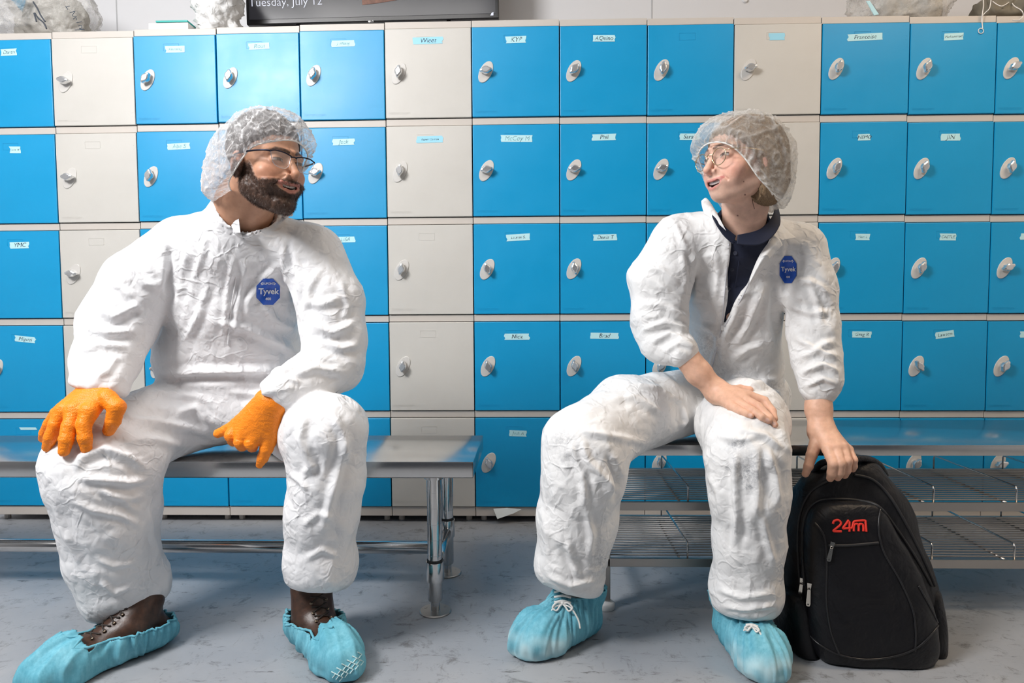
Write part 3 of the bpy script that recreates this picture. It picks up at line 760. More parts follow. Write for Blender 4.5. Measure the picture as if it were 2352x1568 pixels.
def teeth_mb(hd, op, yf=.0930):
    """upper and lower rows of teeth as one curved strip each, notched between the teeth"""
    m = MB()
    for row in (0, 1):
        xs = np.linspace(-.0235, .0235, 95); n = len(xs); V = []
        g_ = np.abs(np.sin(np.pi*xs/.0056)); g_ = 1-(1-g_)**6
        y = yf-xs*xs*11-(1-g_)*.0010
        if row == 0: zt = -.0560+5*xs*xs; zb = -.0605-op*.42+7.5*xs*xs+(1-g_)*.0016
        else: zt = -.0600-op*.98+14*xs*xs-(1-g_)*.0012; zb = zt-.005
        for k, (yy, zz) in enumerate(((y-.004, zt), (y, zt), (y, zb), (y-.004, zb))): V.append(np.stack([xs, yy, zz+0*xs], 1))
        V = np.concatenate(V); Fc = [[k*n+i, k*n+i+1, ((k+1) % 4)*n+i+1, ((k+1) % 4)*n+i] for k in range(4) for i in range(n-1)]
        m.add(hd.w(V), Fc)
    return m
def ring_curve(keys, n):
    """keys: (v0,v45,v75,v105,v135,v180) of one side, mirrored to a closed loop"""
    K = [np.array(k, float) for k in keys]
    loop = K+[k*np.array((-1, 1, 1)) for k in K[-2:0:-1]]
    C = catmull(loop, 24, closed=True); s = np.linspace(0, len(C), n, endpoint=False)
    i = s.astype(int) % len(C); f = (s-s.astype(int))[:, None]; return C[i]*(1-f)+C[(i+1) % len(C)]*f
def hairnet(name, hd, rings, apex, parent, m, seed, droop=None, nu=220):
    R = [ring_curve(r, nu) for r in rings]+[np.tile(np.array(apex, float), (nu, 1))]
    rows = 64; V = []
    ks = np.linspace(0, len(R)-1, rows)
    A = np.stack(R)                                       # ring, v, xyz
    Pm = np.concatenate([A[:1]*2-A[1:2], A, A[-1:]*2-A[-2:-1]])
    for t in ks:
        i = min(int(t), len(R)-2); u = t-i; p = [Pm[i], Pm[i+1], Pm[i+2], Pm[i+3]]
        V.append(.5*((2*p[1])+(-p[0]+p[2])*u+(2*p[0]-5*p[1]+4*p[2]-p[3])*u*u+(-p[0]+3*p[1]-3*p[2]+p[3])*u**3))
    V = np.array(V); V[0] = R[0]
    c = np.array((0, -.03, .02)); nrm = V-c; nrm /= np.linalg.norm(nrm, axis=2)[:, :, None]
    tt = (ks/(len(R)-1))[:, None]*np.ones(nu); th = (np.arange(nu)/nu*2*math.pi)[None, :]*np.ones((rows, 1))
    flat = V.reshape(-1, 3)
    wob = pn(flat, 14, seed).reshape(rows, nu); wob2 = pn(flat, 30, seed+1).reshape(rows, nu)
    nearband = np.exp(-(tt/.22)**2)
    pl = np.sin(th*34+wob*5)*nearband*np.clip(tt/.03, 0, 1)
    n1 = pn(flat+wob.reshape(-1, 1)*.02, 22, seed+2).reshape(rows, nu); n2 = pn(flat+wob2.reshape(-1, 1)*.02, 40, seed+3).reshape(rows, nu)
    r1 = ridge(n1, 5.5); r2 = ridge(n2, 5.0)
    amp = np.clip(tt/.06, 0, 1)*np.clip((1-tt)/.05+.3, 0, 1)
    D = pl*.0035+(r1*.005+r2*.0025-.002)*amp
    V = V+nrm*D[:, :, None]
    thick = .14+.30*np.clip((-.085-V[:, :, 1])/.05, 0, 1)+.35*r1**3+.25*r2**3+.30*np.clip(pl, 0, 1)**2+.35*np.exp(-(tt/.05)**2)
    # facing creases gather near the elastic
    W_ = hd.w(V.reshape(-1, 3)); Fq = np.array([[i*nu+k, i*nu+(k+1) % nu, (i+1)*nu+(k+1) % nu, (i+1)*nu+k] for i in range(rows-1) for k in range(nu)])
    o = meshobj(name, W_, Fq, m, parent, attrs={'thick': np.clip(thick, 0, 1).ravel()})
    bd = MB(); B = R[0]; wv = B+(B-c)/np.linalg.norm(B-c, axis=1)[:, None]*.0005*np.sin(np.arange(nu)*1.3)[:, None]
    bd.tube(hd.w(wv), .0018, 8, closed=True)
    bd.build('elastic_band', mat(name+'_elastic', (.90, .88, .84), .7), o, smooth=True)
    return o
def skin_colors(V, base, nails=(), knuckles=(), nail_col=(.80, .50, .45)):
    C = np.tile(np.array(base), (len(V), 1)); n = pn(V, 60, 2)[:, None]
    C = C*(1+.05*n)
    for p, r in knuckles:
        m = np.exp(-((V-p)**2).sum(1)/r**2)[:, None]*.45; C = C*(1-m)+C*np.array((1.0, .74, .70))*m
    for p, r in nails:
        m = np.clip((1-((V-p)**2).sum(1)/r**2)*4, 0, 1)[:, None]; C = C*(1-m)+np.array(nail_col)*m
    return C

def Jn(*a): p, r = J(*a); return (p, r)
def sdf_hand(wrist, palm, fingers, kp=.018, kf=.006):
    """wrist (p, r); palm: knuckle nodes; fingers: chains that start at the knuckles"""
    def f(P):
        d = None
        ws = wrist if isinstance(wrist, list) else [wrist]*len(palm)
        for w_, kn in zip(ws, palm):
            q = rcone(P, w_[0], kn[0], w_[1], kn[1]); d = q if d is None else smin(d, q, kp)
        fd = None
        for ch in fingers:
            q = chain(P, ch, .003); fd = q if fd is None else smin(fd, q, .0022)
        return smin(d, fd, kf)
    return f
def bounds(nodes, pad):
    A = np.array([n[0] for n in nodes]); r = max(n[1] for n in nodes)
    return A.min(0)-r-pad, A.max(0)+r+pad
def badge(parent, bv, cx, cy, hw, hh, name='octagonal_badge', squash=1.0):
    """blue octagonal patch with white lettering lying on the cloth"""
    def proj(x, y, up): p = hit(bv, cx+x*squash, cy-y, -.95); return p+(CAM-p)/np.linalg.norm(CAM-p)*up
    oc = [(.42, 1), (1, .45), (1, -.45), (.42, -1), (-.42, -1), (-1, -.45), (-1, .45), (-.42, 1)]
    V = []; Fc = []; nr = 5
    for i in range(nr+1):
        s = i/nr
        for k in range(8):
            for q in range(3):
                a, b = oc[k], oc[(k+1) % 8]; t = q/3
                V.append(proj((a[0]+(b[0]-a[0])*t)*hw*s, (a[1]+(b[1]-a[1])*t)*hh*s, .0035 if i < nr else .0022))
    for i in range(nr):
        for k in range(24): k2 = (k+1) % 24; Fc.append([i*24+k, (i+1)*24+k, (i+1)*24+k2, i*24+k2])
    m = MB(); m.add(V, Fc, 0)
    for txt, size, dx, dy in (('Tyvek', hw*.70, .03*hw, .02*hh), ('400', hw*.32, 0, -.55*hh), ('DUPONT', hw*.26, 0, .62*hh)):
        tv, tf = text_geo(txt, size, offset=size*.022)
        m.add([proj(a+dx, b+dy, .0056) for a, b, _ in tv], tf, 1)
    for sx in (-1, 1):   # pointed ends of the oval round the small word
        pts = [(sx*hw*.50, .62*hh+.12*hh), (sx*hw*.66, .62*hh), (sx*hw*.50, .62*hh-.12*hh), (sx*hw*.50, .62*hh-.06*hh), (sx*hw*.58, .62*hh), (sx*hw*.50, .62*hh+.06*hh)]
        m.add([proj(a, b, .0056) for a, b in pts], [[0, 1, 4, 5], [1, 2, 3, 4]], 1)
    o = m.build(name, [PATCH, BADGE_TXT], parent, smooth=True); o['label'] = 'blue octagonal badge with white lettering'
    return o
PATCH = mat('blue_badge', (.012, .10, .56), .35); BADGE_TXT = mat('white_print', (.85, .87, .9), .5)
def join(parts):
    V = []; Fq = []; C = []; n = 0
    for v, f, c in parts:
        V.append(v); Fq.append(np.asarray(f)+n); C.append(c); n += len(v)
    return np.concatenate(V), np.concatenate(Fq), np.concatenate(C)
def off_bench(d, P, front):
    """keeps cloth and body out of the bench: nothing below the seat behind its front edge"""
    return np.maximum(d, -np.maximum(P[:, 2]-.4405 if front == BF else P[:, 2]-.4775, (front-.004)-P[:, 1]))
def core_body(chains, base, front, h=.012):
    def f(P):
        d = None
        for ch in chains:
            q = chain(P, ch, .03); d = q if d is None else smin(d, q, .03)
        return off_bench(d, P-np.array((0, 0, .012), np.float32), front)
    al = [n for c in chains for n in c]; lo, hi = bounds(al, .03)
    V, Fq = isosurface(f, lo, hi, h); return V, Fq, np.tile(np.array(base), (len(V), 1))
LENS = mat('eyeglass_lens', (1, 1, 1), .03); nt = LENS.node_tree
_o = nt.nodes['Material Output']; _t = N(LENS, 'ShaderNodeBsdfTransparent'); _g = N(LENS, 'ShaderNodeBsdfGlossy'); _g.inputs['Roughness'].default_value = .04
_m = N(LENS, 'ShaderNodeMixShader'); _m.inputs[0].default_value = .07; L(LENS, _t, 0, _m, 1); L(LENS, _g, 0, _m, 2); L(LENS, _m, 0, _o, 0)
def lens_mesh(pts, y, th=.0008):
    n = len(pts); c = np.mean(pts, 0)
    V = [(c[0], y, c[1])]+[(a, y, b) for a, b in pts]+[(c[0], y-th, c[1])]+[(a, y-th, b) for a, b in pts]
    Fc = [[0, 1+i, 1+(i+1) % n] for i in range(n)]+[[n+1, n+2+(i+1) % n, n+2+i] for i in range(n)]+[[1+i, n+2+i, n+2+(i+1) % n, 1+(i+1) % n] for i in range(n)]
    return V, Fc

# ---- footwear
def foot_frame(H, T):
    H = np.array([*H, 0.]); T = np.array([*T, 0.]); ln = np.linalg.norm(T-H); u = (T-H)/ln; v = np.array([-u[1], u[0], 0.]); return H, u, v, ln
def foot_local(P, fr):
    H, u, v, ln = fr; q = P-H.astype(np.float32); return (q@u.astype(np.float32))/ln, q@v.astype(np.float32), P[:, 2]
def foot_sdf(fr, grow=0.0, ankle=True, high=.10, ar=.0, lean=(0, 0)):
    H, u, v, ln = fr; Z = np.array([0, 0, 1.])
    pt = lambda a, z, b=0: H+u*a*ln+v*b+Z*z
    nodes = [(pt(.12, .042), .040+grow), (pt(.45, .046), .042+grow), (pt(.74, .036), .050+grow), (pt(.90, .030), .040+grow)]
    def f(P):
        Q = P.copy()
        d = chain(Q, nodes, .03)
        if ankle:
            top = pt(.16, high)+np.array([lean[0], lean[1], 0]); d = smin(d, rcone(Q, pt(.30, .07), top, .048+grow+ar, .047+grow+ar), .03)
        return smax(d, -(Q[:, 2]-.003), .010)
    lo = np.minimum(H, H+u*ln)-.11; hi = np.maximum(H, H+u*ln)+.11; lo[2] = -.01; hi[2] = high+.10
    return f, lo, hi
def m_cover(name, c1, c2):
    m = mat(name, c1, .6, **{'Specular IOR Level': .25}); co = coords(m)
    n = noise(m, co, 9, 4, .6); n2 = noise(m, co, 160, 5, .7); r = ramp(m, n, 'Fac', [(.38, c1), (.66, c2)])
    r2 = ramp(m, n2, 'Fac', [(.3, (.86, .9, .92)), (.7, (1.08, 1.05, 1.04))]); mx = mix(m, 1.0, None, (r, 0), (r2, 0), 'MULTIPLY')
    cs = coords(m, (70, 70, 9)); ns = noise(m, cs, 1.6, 4, .6); rs_ = ramp(m, ns, 'Fac', [(.32, (.80, .88, .90)), (.70, (1.22, 1.10, 1.08))]); mx = mix(m, 1.0, None, (mx, 2), (rs_, 0), 'MULTIPLY')
    a = N(m, 'ShaderNodeAttribute'); a.attribute_name = 'thin'
    mx2 = mix(m, a, 'Fac', (mx, 2), (.56, .76, .80)); L(m, mx2, 2, bsdf(m), 'Base Color')
    bsdf(m).inputs['Transmission Weight'].default_value = 0.0
    bump(m, n2, 'Fac', .25, .0015); return m
COVER = m_cover('cyan_shoe_cover_cloth', (.13, .44, .56), (.20, .53, .64))
def shoe_cover(parent, fr, rim, seed, high, lean=(0, 0), centre=.35, thin=0.0):
    """rim(s) = height of the opening at s along the foot; faces above it are cut away"""
    f, lo, hi = foot_sdf(fr, .011, True, high, lean=lean); V, Fq = isosurface(f, lo, hi, .0036)
    V = smooth_mesh(V, Fq, 2)
    s, t, z = foot_local(V.astype(np.float32), fr); H, u, v, ln = fr
    Nn = vnormals(V, Fq); zr = rim(s)
    cx = (s-centre)*ln; ang = np.arctan2(t, cx); dr = np.clip((zr-z)/.06, 0, 1)
    pr = np.sin(ang*24+pn(V, 12, seed)*4)*np.exp(-(dr/.55)**2)*np.clip(z/.02, 0, 1)
    fold = ridge(pn(np.stack([ang*2.6, np.hypot(t, cx)*3, z*2], 1), 1.0, seed+4), 3.0)
    fold2 = ridge(pn(np.stack([ang*7, np.hypot(t, cx)*5, z*4], 1), 1.0, seed+9), 2.5)
    D = .0040*pr+(.0095*(fold-.45)+.0055*(fold2-.45))*np.clip(z/.025, 0, 1)+.003*pn(V, 26, seed+2)
    V = V+Nn*D[:, None]; V[:, 2] = np.maximum(V[:, 2], .002)
    V2, F2, u_ = keep_faces(V, Fq, z < zr)
    s2, t2, z2 = foot_local(V2.astype(np.float32), fr)
    th = thin*np.clip((s2-.45)/.3, 0, 1)*np.clip((.075-z2)/.03, 0, 1)*np.clip(.7+pn(V2, 30, seed+8), 0, 1)
    o = meshobj('shoe_cover', V2, F2, COVER, parent, attrs={'thin': th})
    sm = o.modifiers.new('thickness', 'SOLIDIFY'); sm.thickness = .0016; sm.offset = 0
    # elastic rim: boundary loop drawn as a small gathered roll
    n = 90; pts = []
    bv = bvh_of(V, Fq); c0 = H+u*centre*ln
    for k in range(n):
        a = 2*math.pi*k/n; dr_ = u*math.cos(a)+v*math.sin(a); best = None
        for zz in np.linspace(.16, .03, 40):
            h0 = bv.ray_cast(Vector(c0+dr_*.30+np.array([0, 0, zz])), Vector(-dr_), .30)
            if h0[0] is None: continue
            p = np.array(h0[0]); ss = float((p-H)@u/ln)
            if zz <= float(rim(np.array([ss]))[0]): best = p; break
        if best is not None: pts.append(best+np.array([0, 0, .0012*math.sin(k*2.4)]))
    if len(pts) > 8: MB().tube(np.array(pts), .0030, 8, closed=True).build('elastic_rim', COVER, o, smooth=True)
    return o, bv
LEATHER = mat('brown_leather', (.055, .028, .018), .38)
_n = noise(LEATHER, coords(LEATHER), 60, 5, .6); _r = ramp(LEATHER, _n, 'Fac', [(.3, (.035, .018, .012)), (.7, (.085, .040, .024))]); L(LEATHER, _r, 0, bsdf(LEATHER), 'Base Color'); bump(LEATHER, _n, 'Fac', .4, .002)
BRASS = mat('aged_brass', (.25, .2, .15), .35, 1.0); LACE = mat('dark_lace', (.03, .022, .018), .7); WLACE = mat('white_lace', (.80, .79, .76), .7)
def boot(parent, fr, high, lean):
    f, lo, hi = foot_sdf(fr, -.002, True, high, .007, lean=lean); V, Fq = isosurface(f, lo, hi, .004); V = smooth_mesh(V, Fq, 2)
    s, t, z = foot_local(V.astype(np.float32), fr); Nn = vnormals(V, Fq)
    V = V+Nn*(.0014*pn(V, 40, 3)+.0022*(np.abs(t) < .014)*(s > .2))[:, None]
    o = meshobj('boot', V, Fq, LEATHER, parent)
    bv = bvh_of(V, Fq); H, u, v, ln = fr; lm = MB()
    def top(sx, tx, lift=.003):
        p0 = H+u*sx*ln+v*tx; d = -u*.75-np.array([0, 0, .66]); st = p0+np.array([0, 0, .09])-d*.12
        h0 = bv.ray_cast(Vector(st), Vector(d/np.linalg.norm(d))); 
        return None if h0[0] is None else np.array(h0[0])-d*lift
    for k in range(6):
        sx = .62-.11*k
        a, b = top(sx, -.018), top(sx-.07, .020); c, d_ = top(sx, .020), top(sx-.07, -.018)
        for p, q in ((a, b), (c, d_)):
            if p is None or q is None: continue
            m_ = (p+q)/2+u*.004+np.array([0, 0, .004]); lm.tube(catmull([p, m_, q], 5), .0021, 6)
        for p in (a, c):
            if p is not None and k < 4: MB().lathe([(.0045, -.001), (.0045, .001), (.003, .002)], p, u*.5+np.array([0, 0, .8]), 10).build('eyelet', BRASS, o, smooth=True)
    if lm.V: lm.build('laces', LACE, o, smooth=True)
    return o
def bow(parent, c, sc, u, v):
    """white shoelace bow: two loops and two tails"""
    m = MB(); Z = np.array([0, 0, 1.])
    P = lambda a, b, z: np.array(c)+(u*a+v*b)*sc+Z*z*sc
    for sg in (-1, 1):
        m.tube(catmull([P(0, 0, 0), P(.012, sg*.014, .006), P(.026, sg*.026, -.004), P(.030, sg*.016, -.012), P(.012, sg*.006, -.002), P(0, 0, 0)], 8), .0024, 8)
    m.tube(catmull([P(0, 0, 0), P(.02, .022, -.006), P(.042, .040, -.030), P(.060, .046, -.052)], 8), .0022, 8)
    m.tube(catmull([P(0, 0, 0), P(.018, -.02, -.004), P(.026, -.030, -.016)], 8), .0022, 8)
    m.lathe([(.004, -.004), (.006, 0), (.004, .004)], P(0, 0, .002), u, 10)
    for k in range(1 if sc < .8 else 3): m.tube(catmull([P(-.010-.010*k, -.022, .002+.012*k), P(-.004-.010*k, 0, .008+.012*k), P(-.010-.010*k, .022, .002+.012*k)], 5), .0028, 8)
    return m.build('lace_bow', WLACE, parent, smooth=True)

def push_off_bench(V, front, z):
    m_ = (V[:, 1] > front-.003) & (V[:, 2] < z+.0015); V = V.copy()
    up = m_ & (z-V[:, 2] < V[:, 1]-front+.004); V[up, 2] = z+.0015; V[m_ & ~up, 1] = front-.003
    return V
def hem(d, P, c, a, b, k=.030):
    """ends a trouser leg along the line a-b (pixels) through c"""
    Y = c[1]; e = at(*b, Y)-at(*a, Y); e /= np.linalg.norm(e); dn = np.array([e[2], 0, -e[0]]); dn = dn if dn[2] < 0 else -dn
    dn = dn*.97+np.array([0, -.24, 0]); m = at((a[0]+b[0])/2, (a[1]+b[1])/2, Y); q = P-m.astype(np.float32)
    pl = q@dn.astype(np.float32); near = np.linalg.norm(q, axis=1) < .30
    return np.where(near, smax(d, pl, k), d)
def suit_mesh(f, lo, hi, strokes, seed, h=.0048, a1=.0075, a2=.0022):
    V, Fq = isosurface(f, lo, hi, h); V = smooth_mesh(V, Fq, 2)
    Nn = vnormals(V, Fq); V = crumple(V, Nn, a1, a2, 6.5, 15.0, seed)
    V = smooth_mesh(V, Fq, 1, .35); V = folds(V, vnormals(V, Fq), strokes)
    V = smooth_mesh(V, Fq, 1, .25)
    return V, Fq

# ================================================================== PERSON WITH ORANGE GLOVES
def man():
    root = empty('person', (1.19, -.80, 0), 'seated person with dark beard, black-framed glasses, white coverall and orange gloves', 'person')
    hd = Head(614, 378, -1.0, 57, -3, -3, .965)
    g = dict(wid=1.0, jaw=1.08, jawx=1.0, chin=-.004, nose=1.06, open=.0075, mw=1.16, brow=1.15, lip=.78, white=(.32, .27, .25))
    neck = [(hd.w((0, -.030, -.040)), .060), (at(562, 470, -.925), .066), (at(548, 545, -.87), .078)]
    V, Fq = make_head(hd, g, neck)
    base = (.56, .31, .20)
    C, bm = face_colors(hd, V, base, (.55, .22, .17), (.07, .04, .028), (.058, .034, .025), blush=.45, g=g)
    # beard relief
    Nn = vnormals(V, Fq); V = V+Nn*(bm*(.0034+.0016*pn(V, 150, 1)))[:, None]
    gl_w = at(238, 893, -1.04); gr_w = at(628, 925, -1.02)
    core = core_body([[(at(545, 920, -.60), .095), (at(540, 800, -.69), .12), (at(545, 640, -.77), .13), (at(550, 560, -.84), .07), (at(555, 520, -.88), .06)],
                      [(at(420, 570, -.83), .06), (at(300, 680, -.87), .05), (at(255, 790, -.91), .042), (at(240, 880, -1.02), .033)],
                      [(at(700, 590, -.83), .06), (at(765, 700, -.87), .05), (at(765, 825, -.90), .042), (at(640, 908, -1.01), .033)],
                      [(at(480, 915, -.64), .055), (at(232, 1075, -1.01), .055), (at(290, 1250, -.99), .045), (at(325, 1370, -.97), .04)],
                      [(at(620, 915, -.66), .055), (at(748, 1000, -1.03), .055), (at(735, 1200, -1.02), .045), (at(728, 1320, -.98), .04)]], base, BF)
    BV, BF_, BC = join([(V, Fq, C), core])
    body = meshobj('body', BV, BF_, SKIN, root, attrs={'col': BC})
    tm = teeth_mb(hd, g['open']); tm.build('teeth', mat('teeth', (.78, .74, .66), .3), body, smooth=True)
    # beard hairs
    idx = np.where((bm > .5))[0]; rs = np.random.RandomState(3); pick = rs.choice(idx, 16000); Nb = vnormals(V, Fq)
    down = -hd.M[:, 2]; p0 = V[pick]+rs.randn(len(pick), 3)*.0008; dr = Nb[pick]*.55+down*.6+rs.randn(len(pick), 3)*.35
    dr /= np.linalg.norm(dr, axis=1)[:, None]; side = np.cross(dr, rs.randn(len(pick), 3)); side /= np.linalg.norm(side, axis=1)[:, None]
    ln = (.0026+.0034*rs.rand(len(pick)))[:, None]
    HV = np.stack([p0-side*.00018, p0+side*.00018, p0+dr*ln+side*.00006, p0+dr*ln-side*.00006], 1).reshape(-1, 3)
    bo = meshobj('beard', HV, np.arange(len(HV)).reshape(-1, 4), mat('brown_beard_hair', (.07, .038, .026), .45), root)
    # hair cap under the net
    def fh(P):
        Pl = ((P-hd.o.astype(np.float32))@hd.M.astype(np.float32))/hd.sc
        d = ell(Pl, (0, -.022, .047), (.083, .104, .092))
        return smax(d, (0.68*Pl[:, 1]+.012-Pl[:, 2]), .008)*hd.sc
    HVv, HF = isosurface(fh, hd.o-.16, hd.o+.16, .004); Nh = vnormals(HVv, HF); HVv = HVv+Nh*(.003*pn(HVv, 60, 2))[:, None]
    meshobj('hair', HVv, HF, m_hair('dark_hair', (.022, .014, .011), (.06, .038, .028)), root)
    net = hairnet('hairnet', hd, [
        [(0, .104, .050), (.054, .084, .037), (.080, .046, .018), (.089, .0, -.032), (.074, -.045, -.066), (0, -.095, -.080)],
        [(0, .116, .070), (.066, .096, .060), (.094, .055, .040), (.102, -.010, -.026), (.100, -.098, -.085), (0, -.182, -.095)],
        [(0, .108, .096), (.062, .086, .088), (.090, .047, .070), (.104, -.030, .022), (.102, -.122, -.036), (0, -.186, -.050)],
        [(0, .066, .128), (.045, .050, .126), (.068, .016, .120), (.082, -.040, .100), (.078, -.102, .058), (0, -.132, .044)]], (0, -.025, .141), root, NET, 11)
    # spectacles
    gl = empty('eyeglasses', hd.w((0, .1, 0))-np.array(root.location)); gl.parent = root
    out = [(.009, .012), (.030, .0165), (.052, .0165), (.064, .0125), (.0605, -.004), (.053, -.0165), (.040, -.0215), (.022, -.0205), (.0125, -.010)]
    fm = MB(); rm = MB(); lm = MB()
    for sx in (-1, 1):
        top = [(sx*a, .104-.10*a*a*8, b) for a, b in ((.0085, .009),)+tuple(out[:4])]
        fm.tube(hd.w(catmull(top, 6)), .0016, 8)
        low = [(sx*a, .104-.10*a*a*8, b) for a, b in out[3:]+out[:1]]
        rm.tube(hd.w(catmull(low, 6)), .0007, 6)
        fm.tube(hd.w(catmull([(sx*.064, .1007, .0125), (sx*.0735, .088, .0130), (sx*.083, .055, .012), (sx*.0885, .005, .008), (sx*.087, -.030, .0)], 6)), [.0021]*25, 8)
        pts = catmull([np.array(p) for p in out], 5, closed=True)
        V2, F2 = lens_mesh([(sx*a, b) for a, b in pts], .104); V2 = np.array(V2); V2[:, 1] -= .10*V2[:, 0]**2*8
        lm.add(hd.w(V2), F2)
    fm.tube(hd.w(catmull([(-.0085, .1038, .009), (0, .1065, .0105), (.0085, .1038, .009)], 6)), .0016, 8)
    fm.build('frame', mat('black_metal_frame', (.012, .014, .03), .3, .6), gl, smooth=True)
    rm.build('wire_rim', mat('silver_wire', (.6, .6, .65), .25, 1.0), gl, smooth=True)
    lm.build('lenses', LENS, gl)
    # ------------- the suit
    parts = [('e', at(540, 925, -.66), (.215, .17, .115)), ('e', at(530, 815, -.69), (.222, .160, .150)), ('e', at(538, 680, -.76), (.200, .145, .165)), ('e', at(545, 600, -.80), (.19, .125, .10))]
    armL = [Jn(412, 570, -.84, 68), Jn(318, 660, -.86, 78), Jn(272, 744, -.89, 79), Jn(240, 830, -.96, 68), Jn(230, 885, -1.03, 58), Jn(228, 905, -1.04, 55)]
    armR = [Jn(715, 590, -.85, 72), Jn(762, 690, -.88, 73), Jn(772, 775, -.90, 68), Jn(765, 838, -.92, 62), Jn(700, 872, -.99, 54), Jn(650, 896, -1.035, 43), Jn(628, 908, -1.045, 40)]
    legL = [Jn(470, 940, -.68, 88), Jn(335, 985, -.86, 90), Jn(232, 1078, -1.03, 119), Jn(250, 1180, -1.02, 109), Jn(258, 1265, -1.00, 101), Jn(286, 1345, -.98, 88), Jn(312, 1400, -.97, 70)]
    legR = [Jn(655, 950, -.70, 88), Jn(748, 1003, -1.04, 94), Jn(752, 1085, -1.04, 82), Jn(741, 1180, -1.03, 78), Jn(736, 1290, -1.01, 78), Jn(733, 1335, -1.0, 72)]
    sh = [(at(425, 560, -.84), .072), (at(545, 545, -.87), .088), (at(705, 580, -.86), .074)]
    trap = [(at(548, 560, -.87), .10), (at(560, 505, -.905), .084)]
    nc = [(at(572, 462, -.94), .071), (at(556, 520, -.905), .071), (at(550, 560, -.88), .060)]
    notch = (at(572, 508, -1.02), .048)
    def f(P):
        d = None
        for _, c, r in parts:
            q = ell(P, c, r); d = q if d is None else smin(d, q, .06)
        d = smin(d, chain(P, sh, .03), .05); d = smin(d, chain(P, trap, .03), .035)
        d = smin(d, smin(chain(P, legL, .03), chain(P, legR, .03), .02), .035)
        aL = hem(chain(P, armL, .03), P, at(228, 900, -1.02), (165, 888), (288, 914), .016); aR = hem(chain(P, armR, .03), P, at(628, 905, -1.03), (592, 884), (662, 948), .014)
        d = smin(d, smin(aL, aR, .01), .018)
        cut = smin(chain(P, nc, .01), np.linalg.norm(P-notch[0].astype(np.float32), axis=1)-notch[1], .012)
        up = rcone(P, at(575, 420, -.96), nc[0][0], .08, .074)
        d = smax(d, -smin(cut, up, .01), .006)
        d = hem(d, P, at(318, 1402, -.97), (245, 1430), (390, 1370)); d = hem(d, P, at(733, 1345, -.98), (650, 1343), (815, 1346))
        return off_bench(d, P, BF)
    al = armL+armR+legL+legR+sh+trap; lo, hi = bounds(al, .05)
    st = [([(540, 575), (522, 680), (512, 790)], 6, .006), ([(566, 600), (548, 700), (535, 780)], 6, .005), ([(655, 600), (604, 640), (560, 712)], 9, .009), ([(660, 545), (668, 620), (676, 700)], 7, -.010),
          ([(386, 560), (392, 620), (384, 680)], 8, -.012), ([(340, 862), (450, 852), (600, 850), (705, 846)], 8, .011), ([(345, 880), (450, 872), (600, 868), (690, 872)], 7, -.007), ([(485, 640), (455, 730), (420, 790)], 8, .007),
          ([(470, 735), (560, 752), (650, 790), (700, 828)], 9, .009), ([(590, 690), (640, 740), (690, 760)], 8, .006), ([(430, 560), (420, 640), (400, 720)], 8, .006), ([(480, 530), (460, 600), (440, 650)], 6, .004),
          ([(205, 700), (260, 728), (335, 690)], 9, .010), ([(180, 745), (240, 765), (318, 760)], 8, .009), ([(172, 810), (230, 790), (300, 800)], 8, .008), ([(270, 815), (248, 850), (215, 868)], 7, .006), ([(290, 600), (330, 650), (370, 660)], 8, .008), ([(250, 640), (300, 680), (330, 730)], 7, .006),
          ([(820, 740), (760, 765), (712, 740)], 9, .010), ([(830, 790), (780, 800), (740, 780)], 8, .009), ([(700, 690), (735, 700), (790, 680)], 8, .007), ([(660, 868), (720, 846), (800, 858)], 8, .008), ([(740, 610), (712, 660), (700, 720)], 7, .007), ([(780, 640), (800, 700), (790, 740)], 7, .005), ([(620, 885), (660, 868), (700, 880)], 5, .005),
          ([(168, 1092), (186, 1050), (240, 1030), (300, 1052), (352, 1090)], 10, .013), ([(165, 1096), (230, 1102), (300, 1108), (350, 1098)], 8, .010), ([(225, 1110), (255, 1135), (300, 1146), (340, 1130)], 8, .007), ([(150, 1140), (210, 1170), (280, 1185), (335, 1215)], 7, .007), ([(215, 1120), (280, 1150), (330, 1180)], 6, .005),
          ([(285, 960), (380, 972), (500, 1000)], 9, .009), ([(275, 1010), (360, 1010), (440, 1030)], 8, .007), ([(400, 950), (452, 935), (488, 985)], 8, .010), ([(330, 900), (420, 905), (500, 925)], 8, .006), ([(120, 1140), (150, 1230), (200, 1320)], 8, .006), ([(225, 1330), (262, 1362), (305, 1345)], 6, .007), ([(215, 1280), (260, 1300), (320, 1290)], 6, .005), ([(340, 1160), (350, 1230), (370, 1290)], 7, .005),
          ([(700, 945), (690, 1010), (716, 1070), (688, 1100)], 9, .011), ([(665, 1085), (694, 1108), (706, 1130)], 7, .008), ([(800, 990), (770, 1110), (738, 1230)], 9, .008), ([(690, 1210), (730, 1180), (770, 1190)], 7, .005), ([(690, 1290), (740, 1262), (780, 1280)], 6, .005), ([(760, 940), (790, 1000), (800, 1070)], 9, .007), ([(560, 935), (620, 940), (660, 960)], 8, .007), ([(520, 900), (600, 905), (650, 890)], 8, .007)]
    V, Fq = suit_mesh(f, lo, hi, st, 3)
    V = push_off_bench(V, BF, .4385)
    suit = meshobj('coverall', V, Fq, SUIT, root)
    bv = bvh_of(V, Fq)
    badge(suit, bv, 616, 670, 27, 30)
    pk = MB()      # zip placket edge and short collar flap
    for line in ([(548, 560), (542, 640), (530, 720), (524, 792)],):
        c = catmull([hit(bv, x, y, -.95)+np.array([0, -.0015, 0]) for x, y in line], 12); pk.tube(c, .0016, 6)
    pk.build('placket_seam', SUIT, suit, smooth=True)
    ce = MB(); c = catmull([hit(bv, x, y, -.96)+np.array([0, .001, 0]) for x, y in ((512, 474), (522, 500), (538, 528), (556, 542), (578, 537), (602, 525), (630, 509), (652, 498), (668, 492))], 8)
